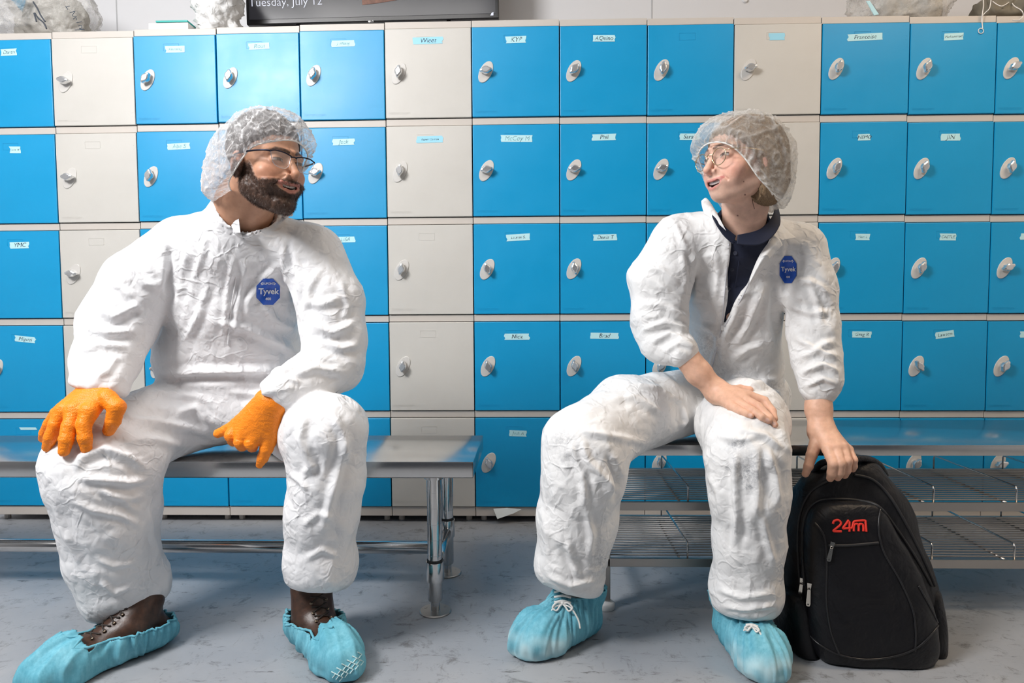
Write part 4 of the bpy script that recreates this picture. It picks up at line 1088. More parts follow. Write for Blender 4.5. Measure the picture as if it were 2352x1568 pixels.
    ce.tube(c, .0048+.0010*np.sin(np.arange(len(c))*.7), 10); ce.build('collar_edge', SUIT, suit, smooth=True)
    cf = [hit(bv, 528, 500, -.96), at(520, 470, -.955), at(546, 482, -.975), at(552, 534, -1.0), hit(bv, 536, 534, -.98)]
    for i in (0, 4): cf[i] = cf[i]+np.array([0, -.002, 0])
    n = len(cf); c2 = [p+np.array([0.0, .0018, 0]) for p in cf]
    fl = MB().add(cf+c2, [list(range(n)), [n+i for i in range(n)][::-1]]+[[i, n+i, n+(i+1) % n, (i+1) % n] for i in range(n)]); fl.build('collar_flap', SUIT, suit)
    # ------------- gloves
    def HS(x, y, r, lift=0.0, Yf=-1.12, mn=-9):
        h0 = hit(bv, x, y); Y = Yf if h0 is None else h0[1]-r*.00108*.85-lift
        p, rr = J(x, y, max(Y, mn), r); return (p, rr)
    wl = [Jn(252, 884, -1.045, 24), Jn(240, 884, -1.047, 25), Jn(224, 886, -1.045, 24), Jn(212, 890, -1.035, 22)]; up1 = [Jn(232, 885, -1.04, 29), Jn(230, 845, -1.02, 30)]
    kn = [HS(206, 944, 20, .008), HS(173, 941, 20, .010), HS(148, 942, 19, .010), HS(131, 952, 15, .006)]
    def finger(k, tip, pts, arch=.010):
        """joints between knuckle and tip lie on one smooth arch in depth"""
        y0, y1 = k[0][1], tip[0][1]; n_ = len(pts)
        return [k]+[J(x, y, y0+(y1-y0)*(i+1)/(n_+1)-arch*math.sin(math.pi*(i+1)/(n_+1)), r) for i, (x, y, r) in enumerate(pts)]+[tip]
    fg = [finger(kn[0], HS(198, 1029, 12.5), [(193, 975, 16.5), (195, 1006, 15.5)]), finger(kn[1], HS(147, 1036, 12.5), [(160, 978, 17), (152, 1010, 16)]),
          finger(kn[2], HS(109, 1026, 11.5, 0, -1.12), [(128, 975, 15.5), (116, 1004, 14.5)]), finger(kn[3], J(99, 1006, kn[3][0][1]+.02, 10), [(113, 974, 13), (103, 994, 11.5)], .004),
          finger(Jn(246, 914, kn[0][0][1]+.028, 21), HS(250, 988, 13), [(268, 935, 20), (260, 966, 17)])]
    for wr, knn, fgs in ((wl, kn, fg), (None, None, None)):
        if wr is None:
            wr = [Jn(610, 918, -1.05, 24), Jn(620, 922, -1.055, 25), Jn(632, 928, -1.055, 25), Jn(642, 935, -1.045, 23)]; up1 = [Jn(628, 922, -1.05, 27), Jn(655, 900, -1.03, 28)]
            Yk = lambda x, y, r, lf=.0: HS(x, y, r, lf+.012, -1.12)
            k3 = Yk(622, 990, 25); YK = k3[0][1]; k0 = J(549, 982, YK+.012, 22)
            k1, k2 = J(563, 996, YK-.006, 23), J(592, 998, YK-.008, 23); knn = [k0, k1, k2, k3]
            fgs = [[k0, J(531, 1000, YK-.006, 15), J(536, 1012, YK+.018, 13)], [k1, J(552, 1015, YK-.018, 15), J(557, 1024, YK+.012, 13)], [k2, J(577, 1018, YK-.020, 15), J(580, 1026, YK+.012, 13)],
                   [k3, Jn(612, 1030, k3[0][1]-.008, 15), Jn(603, 1052, k3[0][1]-.004, 12.5), Jn(596, 1068, k3[0][1]+.002, 8)],
                   [J(580, 948, YK+.010, 20), J(543, 974, YK+.010, 14.5), J(517, 989, YK+.016, 12), J(501, 995, YK+.020, 10.5)]]
        f0 = sdf_hand(wr, knn, fgs, .016, .006)
        def ff(P, f0=f0, up1=up1): return smin(f0(P), chain(P, up1, .01), .02)
        lo2, hi2 = bounds(wr+up1+knn+[n for c in fgs for n in c], .015)
        V3, F3 = isosurface(ff, lo2, hi2, .0022); V3 = smooth_mesh(V3, F3, 1)
        N3 = vnormals(V3, F3); wr_ = pn(V3*np.array((1, 1, 2.2)), 60, 4)
        V3 = V3+N3*(.0008*ridge(wr_, 2.5)+.0006*pn(V3, 35, 6))[:, None]
        go = meshobj('glove', V3, F3, GLOVE, root)
        go['label'] = 'orange textured glove on the left knee in the photo' if wr is wl else 'orange textured glove with curled fingers and one pointing down'
    # ------------- boots and covers
    frL = foot_frame((.925, -.955), (.735, -1.215)); frR = foot_frame((1.250, -.905), (1.450, -1.145))
    for fr, hg, ln_, side in ((frL, .118, (-.018, .0), 0), (frR, .150, (.018, -.01), 1)):
        boot(root, fr, hg, ln_)
        rim = lambda s: np.interp(s, [-.1, .0, .15, .45, .60, .66, .70, 1.2], [.066, .066, .068, .078, .078, .072, .20, .20])
        cv, bvc = shoe_cover(root, fr, rim, 5+side*9, .11, ln_, .28)
        if side:
            tr = MB()
            for r_ in range(3):
                for k in range(8):
                    x0, y0 = 752+k*12-r_*4, 1556-k*9+r_*13
                    ps = [hit(bvc, x0+a, y0+b) for a, b in ((0, 9), (7, 0), (-3, -5))]
                    if all(p is not None for p in ps):
                        ps = [p+(CAM-p)*.0012 for p in ps]; tr.tube(ps, .0013, 6)
            if tr.V: tr.build('tread_print', mat('pale_tread_print', (.62, .80, .80), .7), cv)
    return hd
HM = man()

# ================================================================== PERSON WITH NAVY POLO
def inpoly_sd(x, y, poly):
    """signed distance (negative inside) to a polygon, in pixels"""
    d = np.full(x.shape, 1e9); ins = np.zeros(x.shape, bool); n = len(poly)
    for i in range(n):
        ax, ay = poly[i]; bx, by = poly[(i+1) % n]; ex, ey = bx-ax, by-ay
        t = np.clip(((x-ax)*ex+(y-ay)*ey)/(ex*ex+ey*ey), 0, 1); d = np.minimum(d, np.hypot(x-ax-t*ex, y-ay-t*ey))
        c = ((ay > y) != (by > y)) & (x < (bx-ax)*(y-ay)/((by-ay) if by != ay else 1e-9)+ax); ins ^= c
    return np.where(ins, -d, d)
def woman():
    root = empty('person', (2.42, -.75, 0), 'laughing seated person with round glasses, white coverall open over a navy polo, bare hands', 'person')
    hd = Head(1704, 368, -.97, -64, -1, 3, .965)
    g = dict(wid=.98, jaw=.92, jawx=.94, chin=.013, crown=.070, nose=1.03, open=.0125, mw=1.12)
    neck = [(hd.w((0, -.022, -.045)), .051), (at(1712, 470, -.915), .050), (at(1706, 525, -.865), .052), (at(1702, 575, -.81), .050)]
    V, Fq = make_head(hd, g, neck)
    base = (.82, .54, .42)
    C, _ = face_colors(hd, V, base, (.66, .25, .22), (.16, .09, .06), None, blush=.75, g=g, eye=(.10, .06, .04))
    for mx_, my_, r in ((1708, 417, .5), (1711, 447, .9), (1694, 495, .9)):      # moles
        d_, _t2 = pxdist(V, [(mx_, my_), (mx_+.5, my_)]); C[d_ < r+.9] = (.30, .15, .11)
    core = core_body([[(at(1690, 930, -.60), .10), (at(1693, 820, -.66), .09), (at(1690, 690, -.75), .09), (at(1700, 590, -.83), .06)],
                      [(at(1580, 570, -.82), .045), (at(1518, 680, -.84), .04), (at(1520, 770, -.86), .032), (at(1566, 808, -.925), .024)],
                      [(at(1830, 580, -.83), .045), (at(1862, 690, -.84), .04), (at(1880, 800, -.86), .036), (at(1880, 880, -.89), .032)],
                      [(at(1620, 915, -.64), .055), (at(1345, 1020, -.99), .055), (at(1325, 1150, -.98), .045), (at(1330, 1350, -.92), .036)],
                      [(at(1700, 920, -.66), .055), (at(1718, 1040, -1.03), .055), (at(1722, 1200, -1.01), .045), (at(1715, 1380, -.96), .036)]], base, RF)
    parts = [(V, Fq, C), core]
    # the suit surface first, the hands rest on it
    es = [('e', at(1690, 915, -.62), (.160, .135, .100)), ('e', at(1697, 835, -.67), (.122, .112, .125)), ('e', at(1690, 740, -.72), (.128, .108, .13)), ('e', at(1690, 640, -.77), (.140, .110, .13)), ('e', at(1700, 575, -.81), (.14, .085, .08))]
    armL = [Jn(1552, 560, -.83, 60), Jn(1514, 650, -.84, 66), Jn(1512, 735, -.855, 62), Jn(1524, 785, -.88, 48), Jn(1566, 806, -.925, 38)]
    armR = [Jn(1840, 572, -.83, 54), Jn(1858, 670, -.84, 57), Jn(1866, 750, -.85, 51), Jn(1876, 825, -.87, 49), Jn(1882, 872, -.885, 45), Jn(1879, 896, -.89, 38)]
    legL = [Jn(1605, 920, -.64, 72), Jn(1440, 950, -.85, 86), Jn(1342, 1030, -1.0, 94), Jn(1340, 1090, -1.0, 96), Jn(1325, 1190, -.985, 88), Jn(1311, 1290, -.965, 80), Jn(1314, 1345, -.95, 72)]
    legR = [Jn(1712, 930, -.66, 78), Jn(1706, 975, -.88, 98), Jn(1714, 1040, -1.03, 91), Jn(1724, 1130, -1.04, 85), Jn(1721, 1240, -1.02, 77), Jn(1714, 1350, -1.0, 78), Jn(1714, 1400, -.995, 73)]
    sh = [(at(1565, 545, -.82), .058), (at(1700, 540, -.85), .068), (at(1832, 560, -.83), .052)]
    trap = [(at(1700, 560, -.85), .085), (at(1708, 505, -.885), .072)]
    wedge = [(1618, 445), (1632, 470), (1664, 520), (1678, 556), (1671, 640), (1661, 750), (1702, 676), (1738, 605), (1768, 548), (1785, 520), (1784, 445)]
    nc = [(at(1712, 450, -.925), .066), (at(1706, 520, -.885), .064), (at(1702, 560, -.865), .055)]
    def torso(P):
        d = None
        for _, c, r in es:
            q = ell(P, c, r); d = q if d is None else smin(d, q, .05)
        d = smin(d, chain(P, sh, .03), .045); return smin(d, chain(P, trap, .03), .03)
    def f(P):
        d = torso(P)
        d = smin(d, smin(chain(P, legL, .03), chain(P, legR, .03), .018), .03)
        d = smin(d, smin(chain(P, armL, .025), chain(P, armR, .025), .01), .018)
        d = smax(d, -smin(chain(P, nc, .01), rcone(P, at(1716, 400, -.95), nc[0][0], .075, .070), .01), .006)
        x, y = project(P); m_ = (P[:, 1] < -.78) & (P[:, 2] > .60)
        wd = np.full(len(P), 9., np.float32)
        if m_.any(): wd[m_] = inpoly_sd(x[m_], y[m_], wedge)*.00113
        d = hem(d, P, at(1312, 1362, -.95), (1240, 1338), (1390, 1378)); d = hem(d, P, at(1716, 1418, -.99), (1628, 1408), (1802, 1424))
        dt = -(d+.022)          # only the front 14 mm of the body is opened
        d = np.maximum(d, -np.maximum(np.maximum(wd, dt), P[:, 1]+.78))
        return off_bench(d, P, RF)
    al = armL+armR+legL+legR+sh+trap; lo, hi = bounds(al, .05)
    st = [([(1578, 560), (1590, 640), (1582, 700)], 7, -.009), ([(1545, 500), (1570, 560), (1600, 600)], 6, .005), ([(1470, 610), (1520, 620), (1570, 660)], 7, .005), ([(1460, 700), (1520, 700), (1590, 735)], 7, .007),
          ([(1470, 760), (1530, 740), (1590, 760)], 6, .009), ([(1490, 790), (1540, 765), (1600, 790)], 6, .009), ([(1520, 812), (1560, 785), (1606, 800)], 5, .007), ([(1500, 640), (1560, 690), (1590, 720)], 6, .006),
          ([(1640, 540), (1650, 620), (1640, 700)], 7, .005), ([(1600, 740), (1640, 760), (1655, 820)], 7, .007), ([(1655, 756), (1640, 810), (1628, 860)], 5, .006), ([(1700, 700), (1660, 780), (1660, 850)], 8, .009), ([(1760, 640), (1720, 740), (1690, 800)], 8, .009),
          ([(1680, 830), (1720, 800), (1760, 790)], 7, .008), ([(1670, 860), (1730, 880), (1790, 872)], 8, .009), ([(1670, 880), (1740, 892), (1800, 890)], 7, -.006), ([(1780, 640), (1775, 720), (1790, 800)], 8, -.008), ([(1800, 560), (1790, 620), (1800, 690)], 7, .005),
          ([(1820, 640), (1870, 650), (1912, 680)], 7, .007), ([(1812, 700), (1860, 720), (1915, 715)], 7, .007), ([(1822, 770), (1870, 800), (1925, 780)], 7, .009), ([(1830, 825), (1880, 805), (1930, 822)], 6, .010), ([(1835, 860), (1890, 835), (1932, 858)], 6, .010), ([(1845, 890), (1890, 868), (1925, 885)], 5, .008), ([(1850, 620), (1880, 700), (1890, 760)], 7, .005),
          ([(1460, 840), (1520, 860), (1570, 900)], 7, .008), ([(1440, 880), (1510, 890), (1580, 930)], 7, .006), ([(1380, 920), (1460, 910), (1540, 960)], 8, .006), ([(1570, 930), (1575, 965), (1560, 985)], 6, .010), ([(1320, 985), (1400, 1000), (1500, 1020)], 8, .006),
          ([(1330, 1000), (1350, 1060), (1400, 1110), (1420, 1150)], 9, .010), ([(1310, 1010), (1340, 1100), (1345, 1180)], 8, .008), ([(1390, 1040), (1420, 1100), (1410, 1160)], 8, -.009), ([(1300, 1240), (1315, 1280), (1330, 1330)], 8, .009), ([(1345, 1160), (1360, 1230), (1350, 1290)], 7, .007), ([(1250, 1320), (1310, 1345), (1380, 1330)], 6, .006), ([(1240, 1150), (1255, 1230), (1262, 1310)], 7, .004),
          ([(1690, 1030), (1688, 1100), (1692, 1180), (1690, 1280)], 8, .011), ([(1735, 1040), (1740, 1120), (1735, 1200)], 9, .008), ([(1760, 1020), (1780, 1090), (1790, 1170)], 8, .009), ([(1750, 1180), (1765, 1250), (1780, 1300)], 7, .008), ([(1620, 1080), (1650, 1130), (1660, 1200)], 8, .006), ([(1640, 1350), (1700, 1372), (1780, 1362)], 6, .006), ([(1650, 1390), (1710, 1400), (1790, 1388)], 5, .005), ([(1790, 940), (1800, 1000), (1816, 1050)], 8, .007), ([(1700, 985), (1760, 1000), (1810, 1040)], 7, .006), ([(1640, 1000), (1700, 1010), (1750, 1000)], 7, .005)]
    Vs, Fs = suit_mesh(f, lo, hi, st, 40, h=.0044, a1=.0065, a2=.0024)
    Vs = push_off_bench(Vs, RF, .4755)
    # grime on the knees
    x, y = project(Vs); dirt = np.zeros(len(Vs))
    for cx, cy, rx, ry, a in ((1695, 1020, 22, 14, .9), (1722, 1085, 26, 40, .8), (1692, 1060, 12, 30, .6), (1720, 1118, 14, 8, 1.0), (1290, 1010, 30, 22, .5), (1300, 1050, 18, 30, .35), (1375, 1290, 22, 40, .5), (1625, 790, 30, 35, .45), (1700, 860, 40, 20, .35), (1780, 890, 22, 14, .5), (1660, 850, 16, 30, .4)):
        dirt = np.maximum(dirt, a*np.exp(-((x-cx)/rx)**2-((y-cy)/ry)**2)*(Vs[:, 1] < -.7))
    suit = meshobj('coverall', Vs, Fs, SUIT_W, root, attrs={'dirt': dirt})
    bv = bvh_of(Vs, Fs)
    badge(suit, bv, 1810, 619, 21, 31, squash=.92)
    def HS(x, y, r, lift=0.0, Yf=-1.0):
        h0 = hit(bv, x, y); Y = Yf if h0 is None else h0[1]-r*.00112*.8-lift
        return J(x, y, Y, r)
    # left forearm and hand lying on the thigh
    kn = [HS(1718, 908, 12, .006), HS(1706, 915, 12.5, .008), HS(1693, 923, 12, .008), HS(1680, 932, 11.5, .004)]
    wr = HS(1648, 900, 23, .012)
    fgL = [[kn[0], HS(1756, 920, 9.8, .012), HS(1774, 944, 9, .006), HS(1779, 962, 7.5, .002)], [kn[1], HS(1743, 934, 10, .012), HS(1768, 960, 9, .006), HS(1780, 975, 7.2, .002)],
           [kn[2], HS(1727, 942, 9.8, .010), HS(1750, 957, 8.8, .005), HS(1765, 966, 7.2, .002)], [kn[3], HS(1703, 944, 8.8, .006), HS(1717, 950, 8, .003), HS(1725, 954, 6.8, .001)],
           [HS(1672, 898, 13, .0), HS(1700, 892, 9, -.004), HS(1722, 895, 8, -.008)]]
    fore = [Jn(1566, 806, -.925, 30), J(1605, 856, (wr[0][1]-.925)/2, 28.5), wr]
    wr2 = Jn(1888, 992, -.925, 25)
    kn2 = [Jn(1902, 1030, -.975, 14), Jn(1920, 1027, -.980, 13.5), Jn(1934, 1028, -.977, 13), Jn(1947, 1033, -.968, 12)]
    fgR = [[kn2[0], Jn(1914, 1064, -1.005, 12), Jn(1911, 1086, -.998, 11), Jn(1907, 1098, -.990, 8.5)], [kn2[1], Jn(1931, 1063, -1.008, 11.5), Jn(1929, 1084, -1.0, 10.5), Jn(1924, 1096, -.990, 8.5)],
           [kn2[2], Jn(1946, 1058, -1.003, 11), Jn(1944, 1080, -.996, 10), Jn(1940, 1091, -.986, 8.2)], [kn2[3], Jn(1960, 1056, -.990, 9.5), Jn(1960, 1070, -.985, 8.8), Jn(1959, 1077, -.978, 7.2)],
           [Jn(1878, 1008, -.935, 16), Jn(1864, 1045, -.955, 12.5), Jn(1857, 1070, -.965, 10.5), Jn(1850, 1088, -.965, 8)]]
    fore2 = [Jn(1880, 890, -.89, 30), Jn(1880, 940, -.905, 28), wr2]
    for wr_, kk, fg_, fo, nails in ((wr, kn, fgL, fore, [(1778, 972), (1763, 964), (1723, 953)]), (wr2, kn2, fgR, fore2, [])):
        hf = sdf_hand(wr_, kk, fg_, .014, .004)
        def ff(P, hf=hf, fo=fo): return smin(hf(P), chain(P, fo, .012), .016)
        lo2, hi2 = bounds(fo+kk+[n for c in fg_ for n in c], .01)
        V3, F3 = isosurface(ff, lo2, hi2, .0019)
        N3 = vnormals(V3, F3); V3 = V3+N3*(.0005*pn(V3, 90, 6))[:, None]
        kc = [(k[0], .009) for k in kk]+[(c[1][0], .008) for c in fg_]+[(c[-1][0], .008) for c in fg_]
        bb = bvh_of(V3, F3); nl = []
        for nx, ny in nails:
            p = hit(bb, nx, ny)
            if p is not None: nl.append((p, .0048))
        parts.append((V3, F3, skin_colors(V3, (.80, .49, .35), nl, kc, (.84, .57, .48))))
    BV, BF2, BC = join(parts)
    body = meshobj('body', BV, BF2, SKIN, root, attrs={'col': BC})
    teeth_mb(hd, g['open']).build('teeth', mat('white_teeth', (.84, .82, .78), .25), body, smooth=True)
    # polo
    NAVY = mat('navy_knit', (.006, .011, .035), .75); _k = N(NAVY, 'ShaderNodeTexVoronoi'); _k.inputs['Scale'].default_value = 900
    L(NAVY, coords(NAVY), 0, _k, 'Vector'); bump(NAVY, _k, 'Distance', .3, .0006)
    ncp = [(at(1716, 440, -.93), .0535), (at(1706, 518, -.885), .056), (at(1700, 545, -.875), .050)]
    def fp(P):
        d = torso(P)+.0115
        d = smax(d, -smin(chain(P, ncp, .01), np.linalg.norm(P-at(1692, 520, -.985).astype(np.float32), axis=1)-.038, .012), .004)
        return np.maximum(np.maximum(d, .56-P[:, 2]), 0*d-9)
    V4, F4 = isosurface(fp, at(1560, 820, -.9)*0+np.array([at(1560, 500, -.8)[0], -1.02, .55]), np.array([at(1850, 500, -.8)[0], -.60, 1.22]), .0042)
    V4 = V4+vnormals(V4, F4)*(.002*pn(V4, 22, 3))[:, None]
    polo = meshobj('polo_shirt', V4, F4, NAVY, root); bvp = bvh_of(V4, F4)
    def onp(x, y, up): p = hit(bvp, x, y, -.93); return p+(CAM-p)/np.linalg.norm(CAM-p)*up
    def sheet(grid, th, name, m_, par, n=10):
        """a cloth patch spanned between control points (rows x columns), with thickness"""
        G = [catmull(r, n) for r in grid]; G = np.array([catmull([g_[i] for g_ in G], n) for i in range(len(G[0]))])
        a_, b_ = G.shape[:2]; Vg = G.reshape(-1, 3); Fg = [[i*b_+j, i*b_+j+1, (i+1)*b_+j+1, (i+1)*b_+j] for i in range(a_-1) for j in range(b_-1)]
        Vg = Vg+np.array([0, 0, 1])*0
        o_ = meshobj(name, Vg, Fg, m_, par); sm = o_.modifiers.new('thickness', 'SOLIDIFY'); sm.thickness = th; sm.offset = 0; return o_
    sheet([[at(1775, 462, -.885), at(1777, 490, -.93), at(1746, 526, -.957), at(1694, 540, -.960)], [at(1786, 472, -.885), at(1790, 520, -.955), at(1750, 560, -.978), at(1692, 560, -.968)]][:2], .003, 'collar_leaf', NAVY, polo)
    sheet([[at(1632, 468, -.90), at(1645, 492, -.94), at(1662, 518, -.956), at(1690, 542, -.962)], [at(1625, 466, -.91), at(1640, 505, -.955), at(1662, 540, -.966), at(1684, 560, -.968)]], .003, 'collar_leaf', NAVY, polo)
    pl = MB()
    for dx in (-9, 9): pl.tube(catmull([onp(1693+dx, 550, .0006), onp(1688+dx, 600, .0006), onp(1680+dx*.9, 660, .0006), onp(1672+dx*.5, 700, .0006)], 8), .0011, 6)
    pl.build('placket', NAVY, polo, smooth=True)
    BT_ = mat('smoky_button', (.05, .055, .08), .25)
    for x_, y_ in ((1690, 545), (1689, 581), (1681, 618), (1673, 663)):
        p = onp(x_, y_, .001); ax = (CAM-p); mb_ = MB().lathe([(.0052, 0), (.0055, .0010), (.0048, .0018), (.0030, .0012)], p, ax, 16)
        mb_.build('button', BT_, polo, smooth=True)
    # coverall collar: standing on the left, folded open on the right
    onS = lambda x, y, up: (lambda p: p+(CAM-p)/np.linalg.norm(CAM-p)*up)(hit(bv, x, y, -.90))
    sheet([[at(1778, 484, -.875), at(1800, 520, -.90), at(1828, 546, -.905)], [at(1775, 500, -.905), at(1790, 530, -.935), at(1795, 552, -.940)], [at(1776, 525, -.935), at(1772, 545, -.955), at(1765, 560, -.955)]], .0016, 'collar', SUIT_W, suit)
    sheet([[at(1778, 540, -.955), at(1790, 548, -.958), at(1797, 562, -.95)], [at(1745, 586, -.955), at(1752, 594, -.968), at(1760, 602, -.958)], [at(1722, 640, -.940), at(1722, 648, -.955), at(1722, 655, -.945)]], .0016, 'storm_flap', SUIT_W, suit)
    sheet([[at(1611, 462, -.895), at(1612, 472, -.92), at(1618, 492, -.925)], [at(1622, 455, -.895), at(1632, 478, -.935), at(1640, 505, -.950)], [at(1636, 472, -.915), at(1652, 500, -.952), at(1668, 530, -.968)]], .0016, 'collar', SUIT_W, suit)
    zp = MB(); ZM = mat('pale_zip', (.62, .62, .66), .4)
    zp.tube(catmull([onS(x_, y_, .001) for x_, y_ in ((1674, 560), (1669, 620), (1663, 690), (1658, 745), (1646, 800), (1634, 850))], 10), .0016, 6)
    zp.tube(catmull([onS(x_, y_, .001) for x_, y_ in ((1768, 556), (1738, 612), (1704, 684), (1664, 750))], 10), .0016, 6)
    zp.build('zip', ZM, suit, smooth=True)
    p = onS(1659, 752, .003); MB().box(p+(-.0035, -.002, -.008), p+(.0035, .002, .006), .0012).build('zip_slider', WHITE_PL, suit)
    # hair, net
    def fh(P):
        Pl = ((P-hd.o.astype(np.float32))@hd.M.astype(np.float32))/hd.sc
        d = ell(Pl, (0, -.020, .036), (.085, .103, .078)); d = smin(d, ell(Pl, (.012, -.058, -.035), (.070, .056, .080)), .04)
        d = smin(d, ell(Pl, (.045, -.03, -.07), (.035, .045, .045)), .03)
        face = smax(Pl[:, 1]-.052-.35*np.clip(Pl[:, 2], -.02, .2)+0*d, Pl[:, 2]-.056-.0*Pl[:, 1], .01)
        d = smin(d, ell(Pl, (.074, -.012, -.015), (.020, .034, .045)), .02)
        d = smax(d, np.where(Pl[:, 1] > 0, .95*Pl[:, 1]-.020-Pl[:, 2], -1), .006); d = smax(d, Pl[:, 1]-.035-np.clip(Pl[:, 2]-.0, 0, .1)*2, .008)
        return d*hd.sc
    Vh, Fh = isosurface(fh, hd.o-.19, hd.o+.17, .004); Nh = vnormals(Vh, Fh)
    lh = hd.l(Vh); Vh = Vh+Nh*(.0014*np.sin(np.arctan2(lh[:, 0], lh[:, 2]+.3)*160+pn(Vh, 14, 4)*7)+.0025*pn(Vh, 26, 2))[:, None]
    hr = meshobj('hair', Vh, Fh, m_hair('light_brown_hair', (.16, .085, .045), (.42, .29, .16)), root)
    loc = MB(); loc.tube(catmull([at(1728, 452, -.985), at(1729, 465, -.99), at(1733, 480, -.985)], 8), .0007, 5); loc.tube(catmull([at(1750, 458, -.95), at(1753, 470, -.955), at(1757, 476, -.95)], 8), .003, 6)
    loc.build('loose_strand', mat('brown_strand', (.10, .05, .03), .5), hr, smooth=True)
    hairnet('hairnet', hd, [
        [(0, .106, .034), (.050, .095, .022), (.072, .066, -.010), (.083, .030, -.062), (.074, -.022, -.098), (0, -.080, -.105)],
        [(0, .119, .052), (.064, .108, .040), (.089, .074, .018), (.099, .020, -.052), (.091, -.048, -.118), (0, -.104, -.122)],
        [(0, .110, .080), (.062, .092, .074), (.090, .048, .060), (.101, -.018, .012), (.092, -.084, -.050), (0, -.128, -.052)],
        [(0, .068, .106), (.046, .056, .104), (.074, .016, .099), (.085, -.042, .082), (.074, -.090, .044), (0, -.120, .028)]], (.0, -.022, .117), root, NET_B, 31)
    # round wire spectacles
    gl = empty('eyeglasses', hd.w((0, .1, 0))-np.array(root.location)); gl.parent = root; fm = MB(); lm = MB()
    for sx in (-1, 1):
        pts = [(sx*(.0325+.0225*math.cos(a)), -.004+.0215*math.sin(a)*(1.0 if math.sin(a) < 0 else .88)) for a in np.linspace(0, 2*math.pi, 32, endpoint=False)]
        yy = lambda a: .103-.75*a*a
        fm.tube(hd.w([(a, yy(a), b) for a, b in pts]), .0011, 8, closed=True)
        V2, F2 = lens_mesh(pts, .103); V2 = np.array(V2); V2[:, 1] -= .75*V2[:, 0]**2; lm.add(hd.w(V2), F2)
        fm.tube(hd.w(catmull([(sx*.0545, .1007, .005), (sx*.068, .092, .006), (sx*.080, .055, .006), (sx*.087, -.01, .0)], 6)), .0012, 8)
        fm.lathe([(.0028, 0), (.0030, .002), (.002, .003)], hd.w((sx*.0085, .101, -.010)), hd.M[:, 0]*sx+hd.M[:, 1], 12)
    fm.tube(hd.w(catmull([(-.0105, .102, .004), (0, .1065, .006), (.0105, .102, .004)], 6)), .0012, 8)
    fm.build('frame', mat('pale_gold_wire', (.62, .48, .30), .25, 1.0), gl, smooth=True); lm.build('lenses', LENS, gl)
    # shoes, covers, laces
    WS = mat('white_sneaker', (.75, .76, .76), .6)
    frL = foot_frame((2.024, -.890), (1.848, -1.035)); frR = foot_frame((2.398, -.905), (2.420, -1.138))
    for side, (fr, ln_) in enumerate(((frL, (.01, .0)), (frR, (-.01, 0)))):
        ff, lo3, hi3 = foot_sdf(fr, -.004, True, .15, lean=ln_); V5, F5 = isosurface(ff, lo3, hi3, .0045); so = meshobj('sneaker', V5, F5, WS, root)
        rim = lambda s: np.interp(s, [-.1, .0, .15, .40, .52, .60, .64, 1.2], [.128, .128, .128, .126, .118, .112, .20, .20])
        cv, _b = shoe_cover(root, fr, rim, 50+side*7, .13, ln_, .32, thin=.8)
        H, u, v, lnn = fr; p = hit(_b, *((1292, 1388) if side == 0 else (1727, 1440)))
        if p is not None:
            fw = np.array([CAM[0]-p[0], CAM[1]-p[1], 0]); fw /= np.linalg.norm(fw); sv = np.array([-fw[1], fw[0], 0]); bow(so, p+fw*.006+np.array([0, 0, .004]), .95 if side == 0 else .6, fw*.45, sv)
    return hd
HW = woman()

# ================================================================== BACKPACK
def loft_rows(rows, nseg=56, power=3.2):
    """rows = (py, left px, right px, front Y, back Y) -> closed body with superellipse sections"""
    rows = np.array(rows, float); k = np.linspace(0, len(rows)-1, 70); R_ = catmull(rows, 12)
    k = np.linspace(0, len(R_)-1, min(80, len(R_))).astype(int); R_ = R_[k]; V = []
    for py, l, r, yf, yb in R_:
        a, b = at(l, py, (yf+yb)/2), at(r, py, (yf+yb)/2); c = (a+b)/2; hw = (b[0]-a[0])/2; hd_ = (yb-yf)/2
        for i in range(nseg):
            t = 2*math.pi*i/nseg; ct, st_ = math.cos(t), math.sin(t)
            V.append([c[0]+hw*math.copysign(abs(ct)**(2/power), ct), (yf+yb)/2+hd_*math.copysign(abs(st_)**(2/power), st_), max(c[2], .004)])
    n = len(R_); Fc = np.array([[i*nseg+k, (i+1)*nseg+k, (i+1)*nseg+(k+1) % nseg, i*nseg+(k+1) % nseg] for i in range(n-1) for k in range(nseg)])
    V = np.array(V); top = V[:nseg].mean(0); bot = V[-nseg:].mean(0); V = np.r_[V, [top, bot]]; nt_ = len(V)-2
    caps = [[nt_, k, (k+1) % nseg, (k+1) % nseg] for k in range(nseg)]+[[nt_+1, (n-1)*nseg+(k+1) % nseg, (n-1)*nseg+k, (n-1)*nseg+k] for k in range(nseg)]
    return V, Fc, caps
def cap_fix(Fc, caps): return [list(q) for q in Fc.tolist()]+[c[:3] for c in caps]
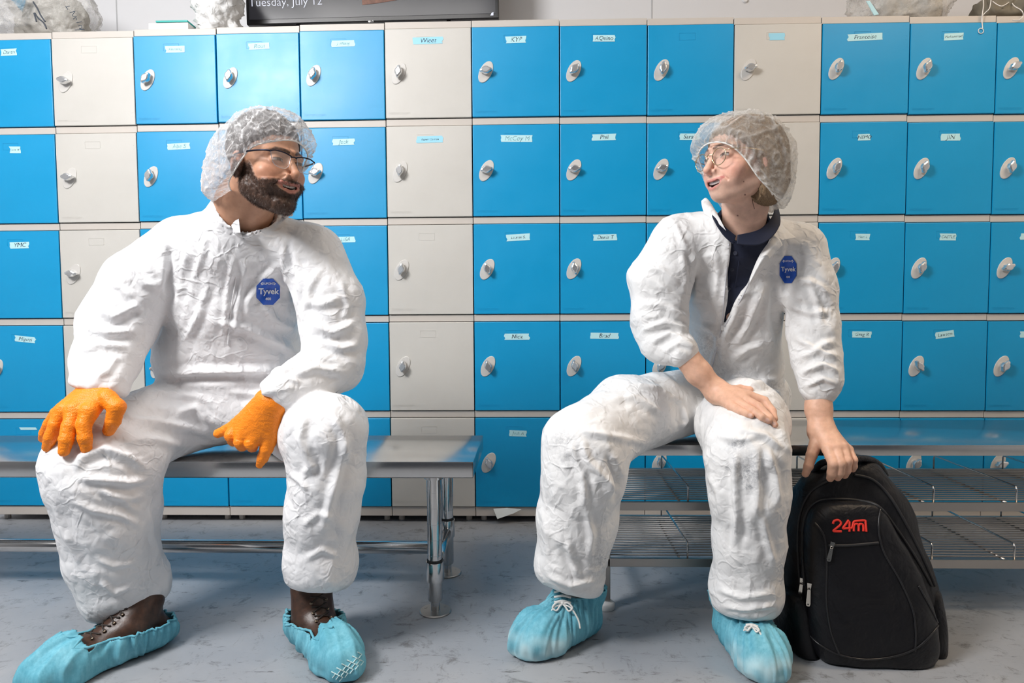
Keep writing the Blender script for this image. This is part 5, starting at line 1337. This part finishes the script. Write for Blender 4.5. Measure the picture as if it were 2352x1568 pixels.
def backpack():
    NY = mat('black_nylon', (.0055, .0055, .0075), .40, **{'Specular IOR Level': .34}); co = coords(NY)
    n_ = noise(NY, co, 9, 4, .6, .6); b1 = bump(NY, n_, 'Fac', .55, .02); v = N(NY, 'ShaderNodeTexVoronoi'); v.inputs['Scale'].default_value = 700; L(NY, co, 0, v, 'Vector'); bump(NY, v, 'Distance', .25, .0008, b1)
    PIPE = mat('black_piping', (.012, .012, .014), .3); ZIP = mat('black_zip_tape', (.018, .018, .02), .55)
    root = empty('backpack', (2.68, -.96, 0), 'black nylon backpack with red lettering, standing on the floor under a hand', 'backpack')
    V, Fc, caps = loft_rows([(1050, 1925, 1992, -.93, -.87), (1062, 1895, 2008, -.945, -.86), (1085, 1862, 2030, -.96, -.85), (1120, 1836, 2056, -.975, -.84), (1170, 1812, 2086, -.99, -.82), (1240, 1800, 2104, -1.005, -.81), (1310, 1791, 2126, -1.015, -.80),
                             (1370, 1788, 2136, -1.025, -.79), (1430, 1788, 2144, -1.03, -.79), (1480, 1794, 2148, -1.035, -.79), (1520, 1806, 2148, -1.035, -.80), (1540, 1830, 2135, -1.02, -.82)])
    V = V.copy(); Nn = vnormals(V, Fc); V = V+Nn*(.006*pn(V, 9, 2)+.003*pn(V, 24, 5))[:, None]
    V[:, 2] = np.maximum(V[:, 2], .003)
    body = meshobj('main_compartment', V, cap_fix(Fc, caps), NY, root)
    V2, F2, c2 = loft_rows([(1146, 1900, 1990, -1.005, -.93), (1152, 1880, 2010, -1.018, -.93), (1175, 1860, 2028, -1.032, -.93), (1220, 1850, 2052, -1.045, -.93), (1290, 1846, 2092, -1.058, -.93), (1350, 1843, 2120, -1.068, -.93), (1420, 1845, 2138, -1.078, -.93),
                            (1470, 1852, 2142, -1.082, -.93), (1500, 1868, 2130, -1.078, -.93), (1518, 1900, 2100, -1.066, -.93)], power=3.6)
    V2 = V2+vnormals(V2, F2)*(.004*pn(V2, 10, 7)+.0022*pn(V2, 26, 8))[:, None]; V2[:, 2] = np.maximum(V2[:, 2], .004)
    fp = meshobj('front_pocket', V2, cap_fix(F2, c2), NY, root)
    VV = np.r_[V, V2]; FF = cap_fix(Fc, caps)+[[i+len(V) for i in q] for q in cap_fix(F2, c2)]
    bv = BVHTree.FromPolygons([Vector(q) for q in VV.tolist()], FF)
    on = lambda x, y, up=.001: (lambda p: p+(CAM-p)/np.linalg.norm(CAM-p)*up)(hit(bv, x, y, -1.0))
    def line(pts, r, up=.001, n=12):
        c = catmull([(x, y, 0) for x, y in pts], n); return np.array([on(x, y, up) for x, y, _ in c])
    pm = MB()
    for pts in ([(1872, 1200), (1893, 1232), (1899, 1290), (1898, 1380), (1908, 1450), (1928, 1502)], [(2022, 1168), (2018, 1215), (2030, 1268), (2068, 1335), (2096, 1400), (2103, 1450), (2102, 1496)],
                [(1852, 1450), (1880, 1478), (1925, 1502), (1985, 1514), (2050, 1508), (2105, 1488), (2145, 1450), (2160, 1425)], [(1796, 1360), (1815, 1366), (1830, 1362)], [(2110, 1345), (2140, 1400), (2158, 1440)]):
        pm.tube(line(pts, 0), .0024, 8)
    pm.build('piping', PIPE, fp, smooth=True)
    zm = MB()
    for pts, r in (([(1903, 1252), (1950, 1252), (2018, 1246)], .0034), ([(1848, 1345), (1843, 1250), (1850, 1185), (1878, 1152), (1930, 1146), (1990, 1152), (2024, 1168), (2060, 1215), (2100, 1275), (2140, 1345)], .0036),
                   ([(1962, 1090), (2005, 1102), (2045, 1142), (2085, 1210), (2120, 1280), (2148, 1345)], .0036), ([(1838, 1345), (1832, 1250), (1838, 1180), (1862, 1130), (1900, 1105)], .003)):
        zm.tube(line(pts, 0), r, 8)
    zm.build('zip_tape', ZIP, fp, smooth=True)
    for (x, y), (x2, y2) in (((1912, 1250), (1903, 1289)), ((1842, 1332), (1835, 1381)), ((1859, 1344), (1856, 1391))):
        m = MB(); p = on(x, y, .004); q = on(x2, y2, .006); d = (q-p); ln = np.linalg.norm(d); d /= ln; s_ = np.cross(d, (CAM-p)/np.linalg.norm(CAM-p)); s_ /= np.linalg.norm(s_); nn = np.cross(s_, d)
        def P_(a, b, c): return p+d*a+s_*b+nn*c
        m.add([P_(-.006, -.005, -.002), P_(-.006, .005, -.002), P_(.006, .004, -.002), P_(.006, -.004, -.002), P_(-.006, -.005, .003), P_(-.006, .005, .003), P_(.006, .004, .003), P_(.006, -.004, .003)], [[0, 1, 2, 3], [4, 5, 6, 7], [0, 1, 5, 4], [1, 2, 6, 5], [2, 3, 7, 6], [3, 0, 4, 7]])
        ring = [P_(.004+.006*(1-math.cos(t))/2, .003*math.sin(t), .003) for t in np.linspace(0, 2*math.pi, 14, endpoint=False)]; m.tube(np.array(ring), .0008, 6, closed=True)
        o8 = [(.010, .0035), (ln-.006, .0050), (ln-.001, .0035), (ln, 0), (ln-.001, -.0035), (ln-.006, -.0050), (.010, -.0035)]; n8 = len(o8)
        m.add([P_(a, b, .0025) for a, b in o8]+[P_(a, b, .004) for a, b in o8], [list(range(n8))[::-1], list(range(n8, 2*n8))]+[[i, (i+1) % n8, n8+(i+1) % n8, n8+i] for i in range(n8)])
        pl_ = m.build('zip_pull', mat('nickel', (.75, .70, .62), .2, 1.0), root); pl_['label'] = 'shiny nickel zip pull'
        hm = MB().lathe([(.0018, 0), (.0018, .0004)], P_(ln-.005, 0, .0042), nn, 12); hm.build('pull_hole', RUBBER, pl_)
    # grab loop, straps and side pocket
    hl = MB(); hl.tube(catmull([at(1868, 1084, -.90), at(1886, 1064, -.94), at(1915, 1058, -.966), at(1950, 1055, -.962), at(1990, 1053, -.94), at(2018, 1066, -.91), at(2034, 1092, -.90)], 10), .0085, 12); hl.build('grab_handle', NY, root, smooth=True)
    st_ = MB(); st_.tube(catmull([at(2000, 1072, -.90), at(2040, 1120, -.84), at(2068, 1220, -.81), at(2085, 1330, -.80), at(2080, 1450, -.80)], 12), .010, 10); st_.build('shoulder_strap', NY, root, smooth=True)
    V3, F3, c3 = loft_rows([(1335, 2100, 2130, -.97, -.90), (1345, 2086, 2142, -1.0, -.87), (1400, 2080, 2150, -1.02, -.85), (1450, 2080, 2150, -1.03, -.85), (1500, 2090, 2145, -1.02, -.86)], 32, 2.4)
    meshobj('side_pocket', V3+vnormals(V3, F3)*(.0015*pn(V3, 16, 4))[:, None], cap_fix(F3, c3), NY, root)
    V4, F4, c4 = loft_rows([(1350, 1806, 1836, -1.005, -.92), (1362, 1796, 1850, -1.025, -.90), (1420, 1796, 1860, -1.035, -.88), (1480, 1804, 1866, -1.04, -.88), (1520, 1815, 1870, -1.035, -.90)], 32, 2.4)
    meshobj('side_pocket', V4+vnormals(V4, F4)*(.0015*pn(V4, 14, 9))[:, None], cap_fix(F4, c4), NY, root)
    # red embroidered lettering 24m
    RED = mat('red_embroidery', (.75, .03, .015), .6); lm = MB()
    S = 0.0027
    for pts in ([(1913, 1203), (1916, 1196), (1925, 1194), (1931, 1199), (1930, 1205), (1922, 1212), (1914, 1219), (1924, 1220), (1933, 1220)],
                [(1949, 1194), (1943, 1203), (1936, 1213), (1944, 1213), (1953, 1213)], [(1951, 1197), (1951, 1207), (1951, 1221)],
                [(1953, 1213), (1957, 1211), (1959, 1204), (1961, 1198), (1968, 1196), (1986, 1195), (1988, 1200), (1989, 1210), (1990, 1221)],
                [(1961, 1220), (1961, 1210), (1963, 1204), (1969, 1203), (1972, 1208), (1972, 1220)], [(1972, 1208), (1975, 1203), (1981, 1204), (1983, 1210), (1983, 1220)]):
        c = catmull([(x, y, 0) for x, y in pts], 4); lm.tube(np.array([on(x, y, .0005) for x, y, _ in c]), S, 8)
    lm.build('red_logo', RED, fp, smooth=True)['label'] = 'red stitched 24m lettering'
backpack()

# ================================================================== THINGS ON TOP OF THE LOCKERS
TV = empty('television', at(853, 20, .28)*np.array((1, 1, 0))+np.array((0, 0, 2.04)), 'black flat screen television showing a date on the lockers above the bench', 'television')
Yt = .24; bl, br, tl = at(566, 57, Yt), at(1146, 42, Yt), at(556, 0, Yt)
wT = br[0]-bl[0]; zb = bl[2]; hT = wT*.585
BEZ = mat('glossy_black_bezel', (.012, .012, .014), .2); tvx = bl[0]; tilt = (br[2]-bl[2])/wT
Rt = np.array([[math.cos(math.atan(tilt)), 0, -math.sin(math.atan(tilt))], [0, 1, 0], [math.sin(math.atan(tilt)), 0, math.cos(math.atan(tilt))]])
pv = (tvx, Yt, zb)
def tvbox(lo, hi, b=.002): return MB().box((tvx+lo[0], Yt+lo[1], zb+lo[2]), (tvx+hi[0], Yt+hi[1], zb+hi[2]), b, rot=Rt, piv=pv)
tvbox((0, .0, 0), (wT, .045, hT), .004).build('casing', BEZ, TV)
SCR = mat('dark_screen', (.02, .02, .022), .18); nt = SCR.node_tree
gr = noise(SCR, coords(SCR), 1.4, 3, .5); rg = ramp(SCR, gr, 'Fac', [(.35, (.006, .006, .008)), (.7, (.03, .03, .038))]); L(SCR, rg, 0, bsdf(SCR), 'Emission Color'); bsdf(SCR).inputs['Emission Strength'].default_value = 1.0
sc_ = tvbox((.014, -.0015, .020), (wT-.014, .0, hT-.014), .0003).build('screen', SCR, TV)
EMW = mat('lit_screen_text', (0, 0, 0), .5); bsdf(EMW).inputs['Emission Color'].default_value = (.80, .82, .95, 1); bsdf(EMW).inputs['Emission Strength'].default_value = 1.0
tv, tf = text_geo('Tuesday, July 12', .048, align='LEFT', offset=-.0006)
p0 = at(571, 7, Yt-.003); MB().add([p0+Rt@np.array((a, 0, b)) for a, b, _ in tv], tf).build('screen_text', EMW, sc_)
BRN = mat('lit_brown_picture', (0, 0, 0), .5); _n = noise(BRN, coords(BRN), 22, 4, .7); _r = ramp(BRN, _n, 'Fac', [(.35, (.10, .03, .012)), (.7, (.24, .09, .045))]); L(BRN, _r, 0, bsdf(BRN), 'Emission Color'); bsdf(BRN).inputs['Emission Strength'].default_value = 1.0
q = [at(x, y, Yt-.003) for x, y in ((829, -30), (832, 11), (860, 8), (900, 2), (930, -4), (935, -30))]; n = len(q)
MB().add(q+[a+np.array((0, .001, 0)) for a in q], [list(range(n))[::-1], list(range(n, 2*n))]+[[i, (i+1) % n, n+(i+1) % n, n+i] for i in range(n)]).build('screen_picture', BRN, sc_)
ic = MB(); pc = at(1130, 32, Yt-.003)
ic.add([pc+np.array(d) for d in ((0.006, 0, -.006), (0.006, 0, .008), (-.002, 0, .004), (-.007, 0, -.006))], [[0, 1, 2, 3]]); ic.build('network_icon', EMW, sc_)
lg = MB(); pc = at(848, 49.5, Yt-.002); lg.lathe([(.0042, 0), (.0042, .0006)], pc, (0, -1, 0), 20)
tv, tf = text_geo('LG', .011); lg.add([pc+np.array((a+.012, -.0005, b)) for a, b, _ in tv], tf); lg.build('logo', mat('silver_print', (.7, .7, .72), .4), TV)
ft = MB()
for xx in (.2*wT, .8*wT): ft.box((tvx+xx-.02, Yt-.05, 1.955), (tvx+xx+.02, Yt+.10, 1.968), .003); ft.box((tvx+xx-.008, Yt+.015, 1.965), (tvx+xx+.008, Yt+.035, zb+.03), .002)
ft.build('stand', BEZ, TV)

def bag(name, label, c, r, m, seed, amp=.03, cut=None):
    c = np.array(c, float)
    def f(P):
        d = ell(P, c, r); return smax(d, 1.9585-P[:, 2], .01)
    V, Fq = isosurface(f, c-np.array(r)-.03, c+np.array(r)+.03, .0065); Nn = vnormals(V, Fq)
    k = np.clip((V[:, 2]-1.962)/.02, 0, 1)
    V = V+(crumple(V, Nn, amp*1.3, amp*.55, 9, 24, seed)-V)*k[:, None]
    V[:, 2] = np.maximum(V[:, 2], 1.957); V[:, 1] = np.minimum(V[:, 1], .512)
    return tag(meshobj(name, V, Fq, m, origin=(c[0], c[1], 1.957)), label, 'plastic bag')
def m_film(name, tint, alpha):
    m = mat(name, tint, .22, **{'Specular IOR Level': .6}); b = bsdf(m); co = coords(m); n = noise(m, co, 14, 5, .7, 1.5)
    r = ramp(m, n, 'Fac', [(.3, (alpha*.5,)*3), (.7, (min(1, alpha*1.5),)*3)]); L(m, r, 0, b, 'Alpha'); bump(m, noise(m, co, 30, 4, .6, 2), 'Fac', .8, .008); return m
FILM = m_film('clear_plastic_film', (.66, .64, .60), .36)
CRUM = m_cloth_white('crumpled_white_fabric', (.80, .80, .79))
top = lambda x, Y: at(x, 60, Y)
b1 = bag('plastic_bag', 'large clear plastic bag with scribbled writing on the locker tops at the left', (at(92, 30, .15)[0], .14, 2.06), (.235, .13, .17), FILM, 3)
def child_blob(par, name, c, r, m, seed, amp=.015):
    c = np.array(c, float); V, Fq = isosurface(lambda P: smax(ell(P, c, r), 1.963-P[:, 2], .01), c-np.array(r)-.02, c+np.array(r)+.02, .007)
    V = crumple(V, vnormals(V, Fq), amp*1.3, amp*.6, 10, 26, seed); V[:, 2] = np.maximum(V[:, 2], 1.96)
    return meshobj(name, V, Fq, m, par)
child_blob(b1, 'folded_garment', (at(120, 30, .16)[0], .17, 2.04), (.15, .09, .11), mat('beige_cloth', (.50, .48, .44), .8), 8)
p = MB(); q = [at(x, y, .035) for x, y in ((5, -20), (62, -20), (58, 8), (50, 26), (30, 8))]; n = len(q)
p.add(q+[a+np.array((0, .004, 0)) for a in q], [list(range(n))[::-1], list(range(n, 2*n))]+[[i, (i+1) % n, n+(i+1) % n, n+i] for i in range(n)]); p.build('blue_packet', mat('teal_blue_film', (.03, .22, .36), .35), b1)
p = MB(); q = [at(x, y, .030) for x, y in ((12, -6), (28, 2), (51, 28), (49, 45), (36, 40), (20, 20))]; n = len(q)
p.add(q+[a+np.array((0, .003, 0)) for a in q], [list(range(n))[::-1], list(range(n, 2*n))]+[[i, (i+1) % n, n+(i+1) % n, n+i] for i in range(n)]); p.build('grey_tag', mat('grey_card', (.35, .34, .33), .6), b1)
p = MB()
for pts in ([(76, 4), (86, 20), (94, 36), (104, 50)], [(80, 30), (88, 42), (100, 52), (107, 66)], [(78, 30), (84, 50)]): p.tube(catmull([at(x, y, .012) for x, y in pts], 6), .0028, 6)
p.build('dark_twist_tie', mat('dark_tie', (.05, .06, .08), .4), b1, smooth=True)
p = MB()
for pts in ([(150, 14), (156, 22), (153, 16), (160, 14)], [(160, 30), (172, 26), (166, 36), (176, 38)], [(168, 44), (174, 40), (176, 46)], [(176, 52), (188, 50)], [(180, 60), (186, 58), (188, 64), (182, 66), (194, 68)], [(172, 69), (194, 68)]): p.tube(catmull([at(x, y, .010) for x, y in pts], 6), .0011, 5)
p.build('handwriting', INK, b1, smooth=True)
bx = empty('storage_box', (at(388, 60, .08)[0], .14, 1.957), 'small white box with teal lid edge on the locker tops', 'box')
a0, a1 = at(341, 60, .05)[0], at(432, 60, .05)[0]
MB().box((a0, .05, 1.957), (a1, .2, 1.989), .002).build('carton', mat('white_card', (.78, .77, .74), .7), bx); MB().box((at(358, 50, .05)[0], .048, 1.990), (at(431, 50, .05)[0], .2, 1.997), .001).build('teal_lid', mat('teal_plastic', (.0, .40, .36), .4), bx)
bag('plastic_bag', 'crumpled white plastic bag stuffed beside the television on the locker tops', (at(497, 30, .10)[0], .115, 2.06), (.086, .085, .17), CRUM, 21, .028)
b3 = bag('plastic_bag', 'clear plastic bag with a pale blue strip on the locker tops at the right', (at(2092, 20, .05)[0], .125, 2.05), (.205, .125, .15), FILM, 33, .025)
child_blob(b3, 'folded_garment', (at(2105, 20, .1)[0], .16, 2.03), (.13, .07, .09), mat('white_cloth', (.66, .65, .62), .8), 18)
p = MB(); q = [at(x, y, .02) for x, y in ((1990, 2), (1998, 2), (2019, 33), (2008, 35))]; n = 4
p.add(q+[a+np.array((0, .003, 0)) for a in q], [[3, 2, 1, 0], [4, 5, 6, 7]]+[[i, (i+1) % n, n+(i+1) % n, n+i] for i in range(n)]); p.build('pale_blue_strip', mat('pale_blue_film', (.45, .75, .85), .4), b3)
b4 = bag('string_bag', 'olive grey cloth bag with white draw strings on the locker tops by the right edge', (at(2355, 20, .10)[0], .13, 2.0), (.165, .12, .085), mat('olive_grey_cloth', (.19, .17, .13), .8), 44, .02)
b4['category'] = 'bag'
p = MB()
for pts in ([(2258, -10), (2259, 12), (2257, 28), (2255, 45), (2257, 66)], [(2277, -8), (2273, 18), (2262, 30), (2256, 40), (2257, 66)], [(2320, -6), (2328, 12), (2346, 24), (2350, 36), (2340, 46), (2326, 46)], [(2278, 2), (2300, 14), (2322, 2)]):
    p.tube(catmull([at(x, y, -.006 if y > 15 else .03+.002*(15-y)) for x, y in pts], 8), .0018, 6)
p.tube([at(2253+6*math.cos(a), 71+6*math.sin(a), -.006) for a in np.linspace(0, 2*math.pi, 14, endpoint=False)], .0016, 6, closed=True)
p.build('draw_string', mat('white_cord', (.8, .78, .76), .7), b4, smooth=True)
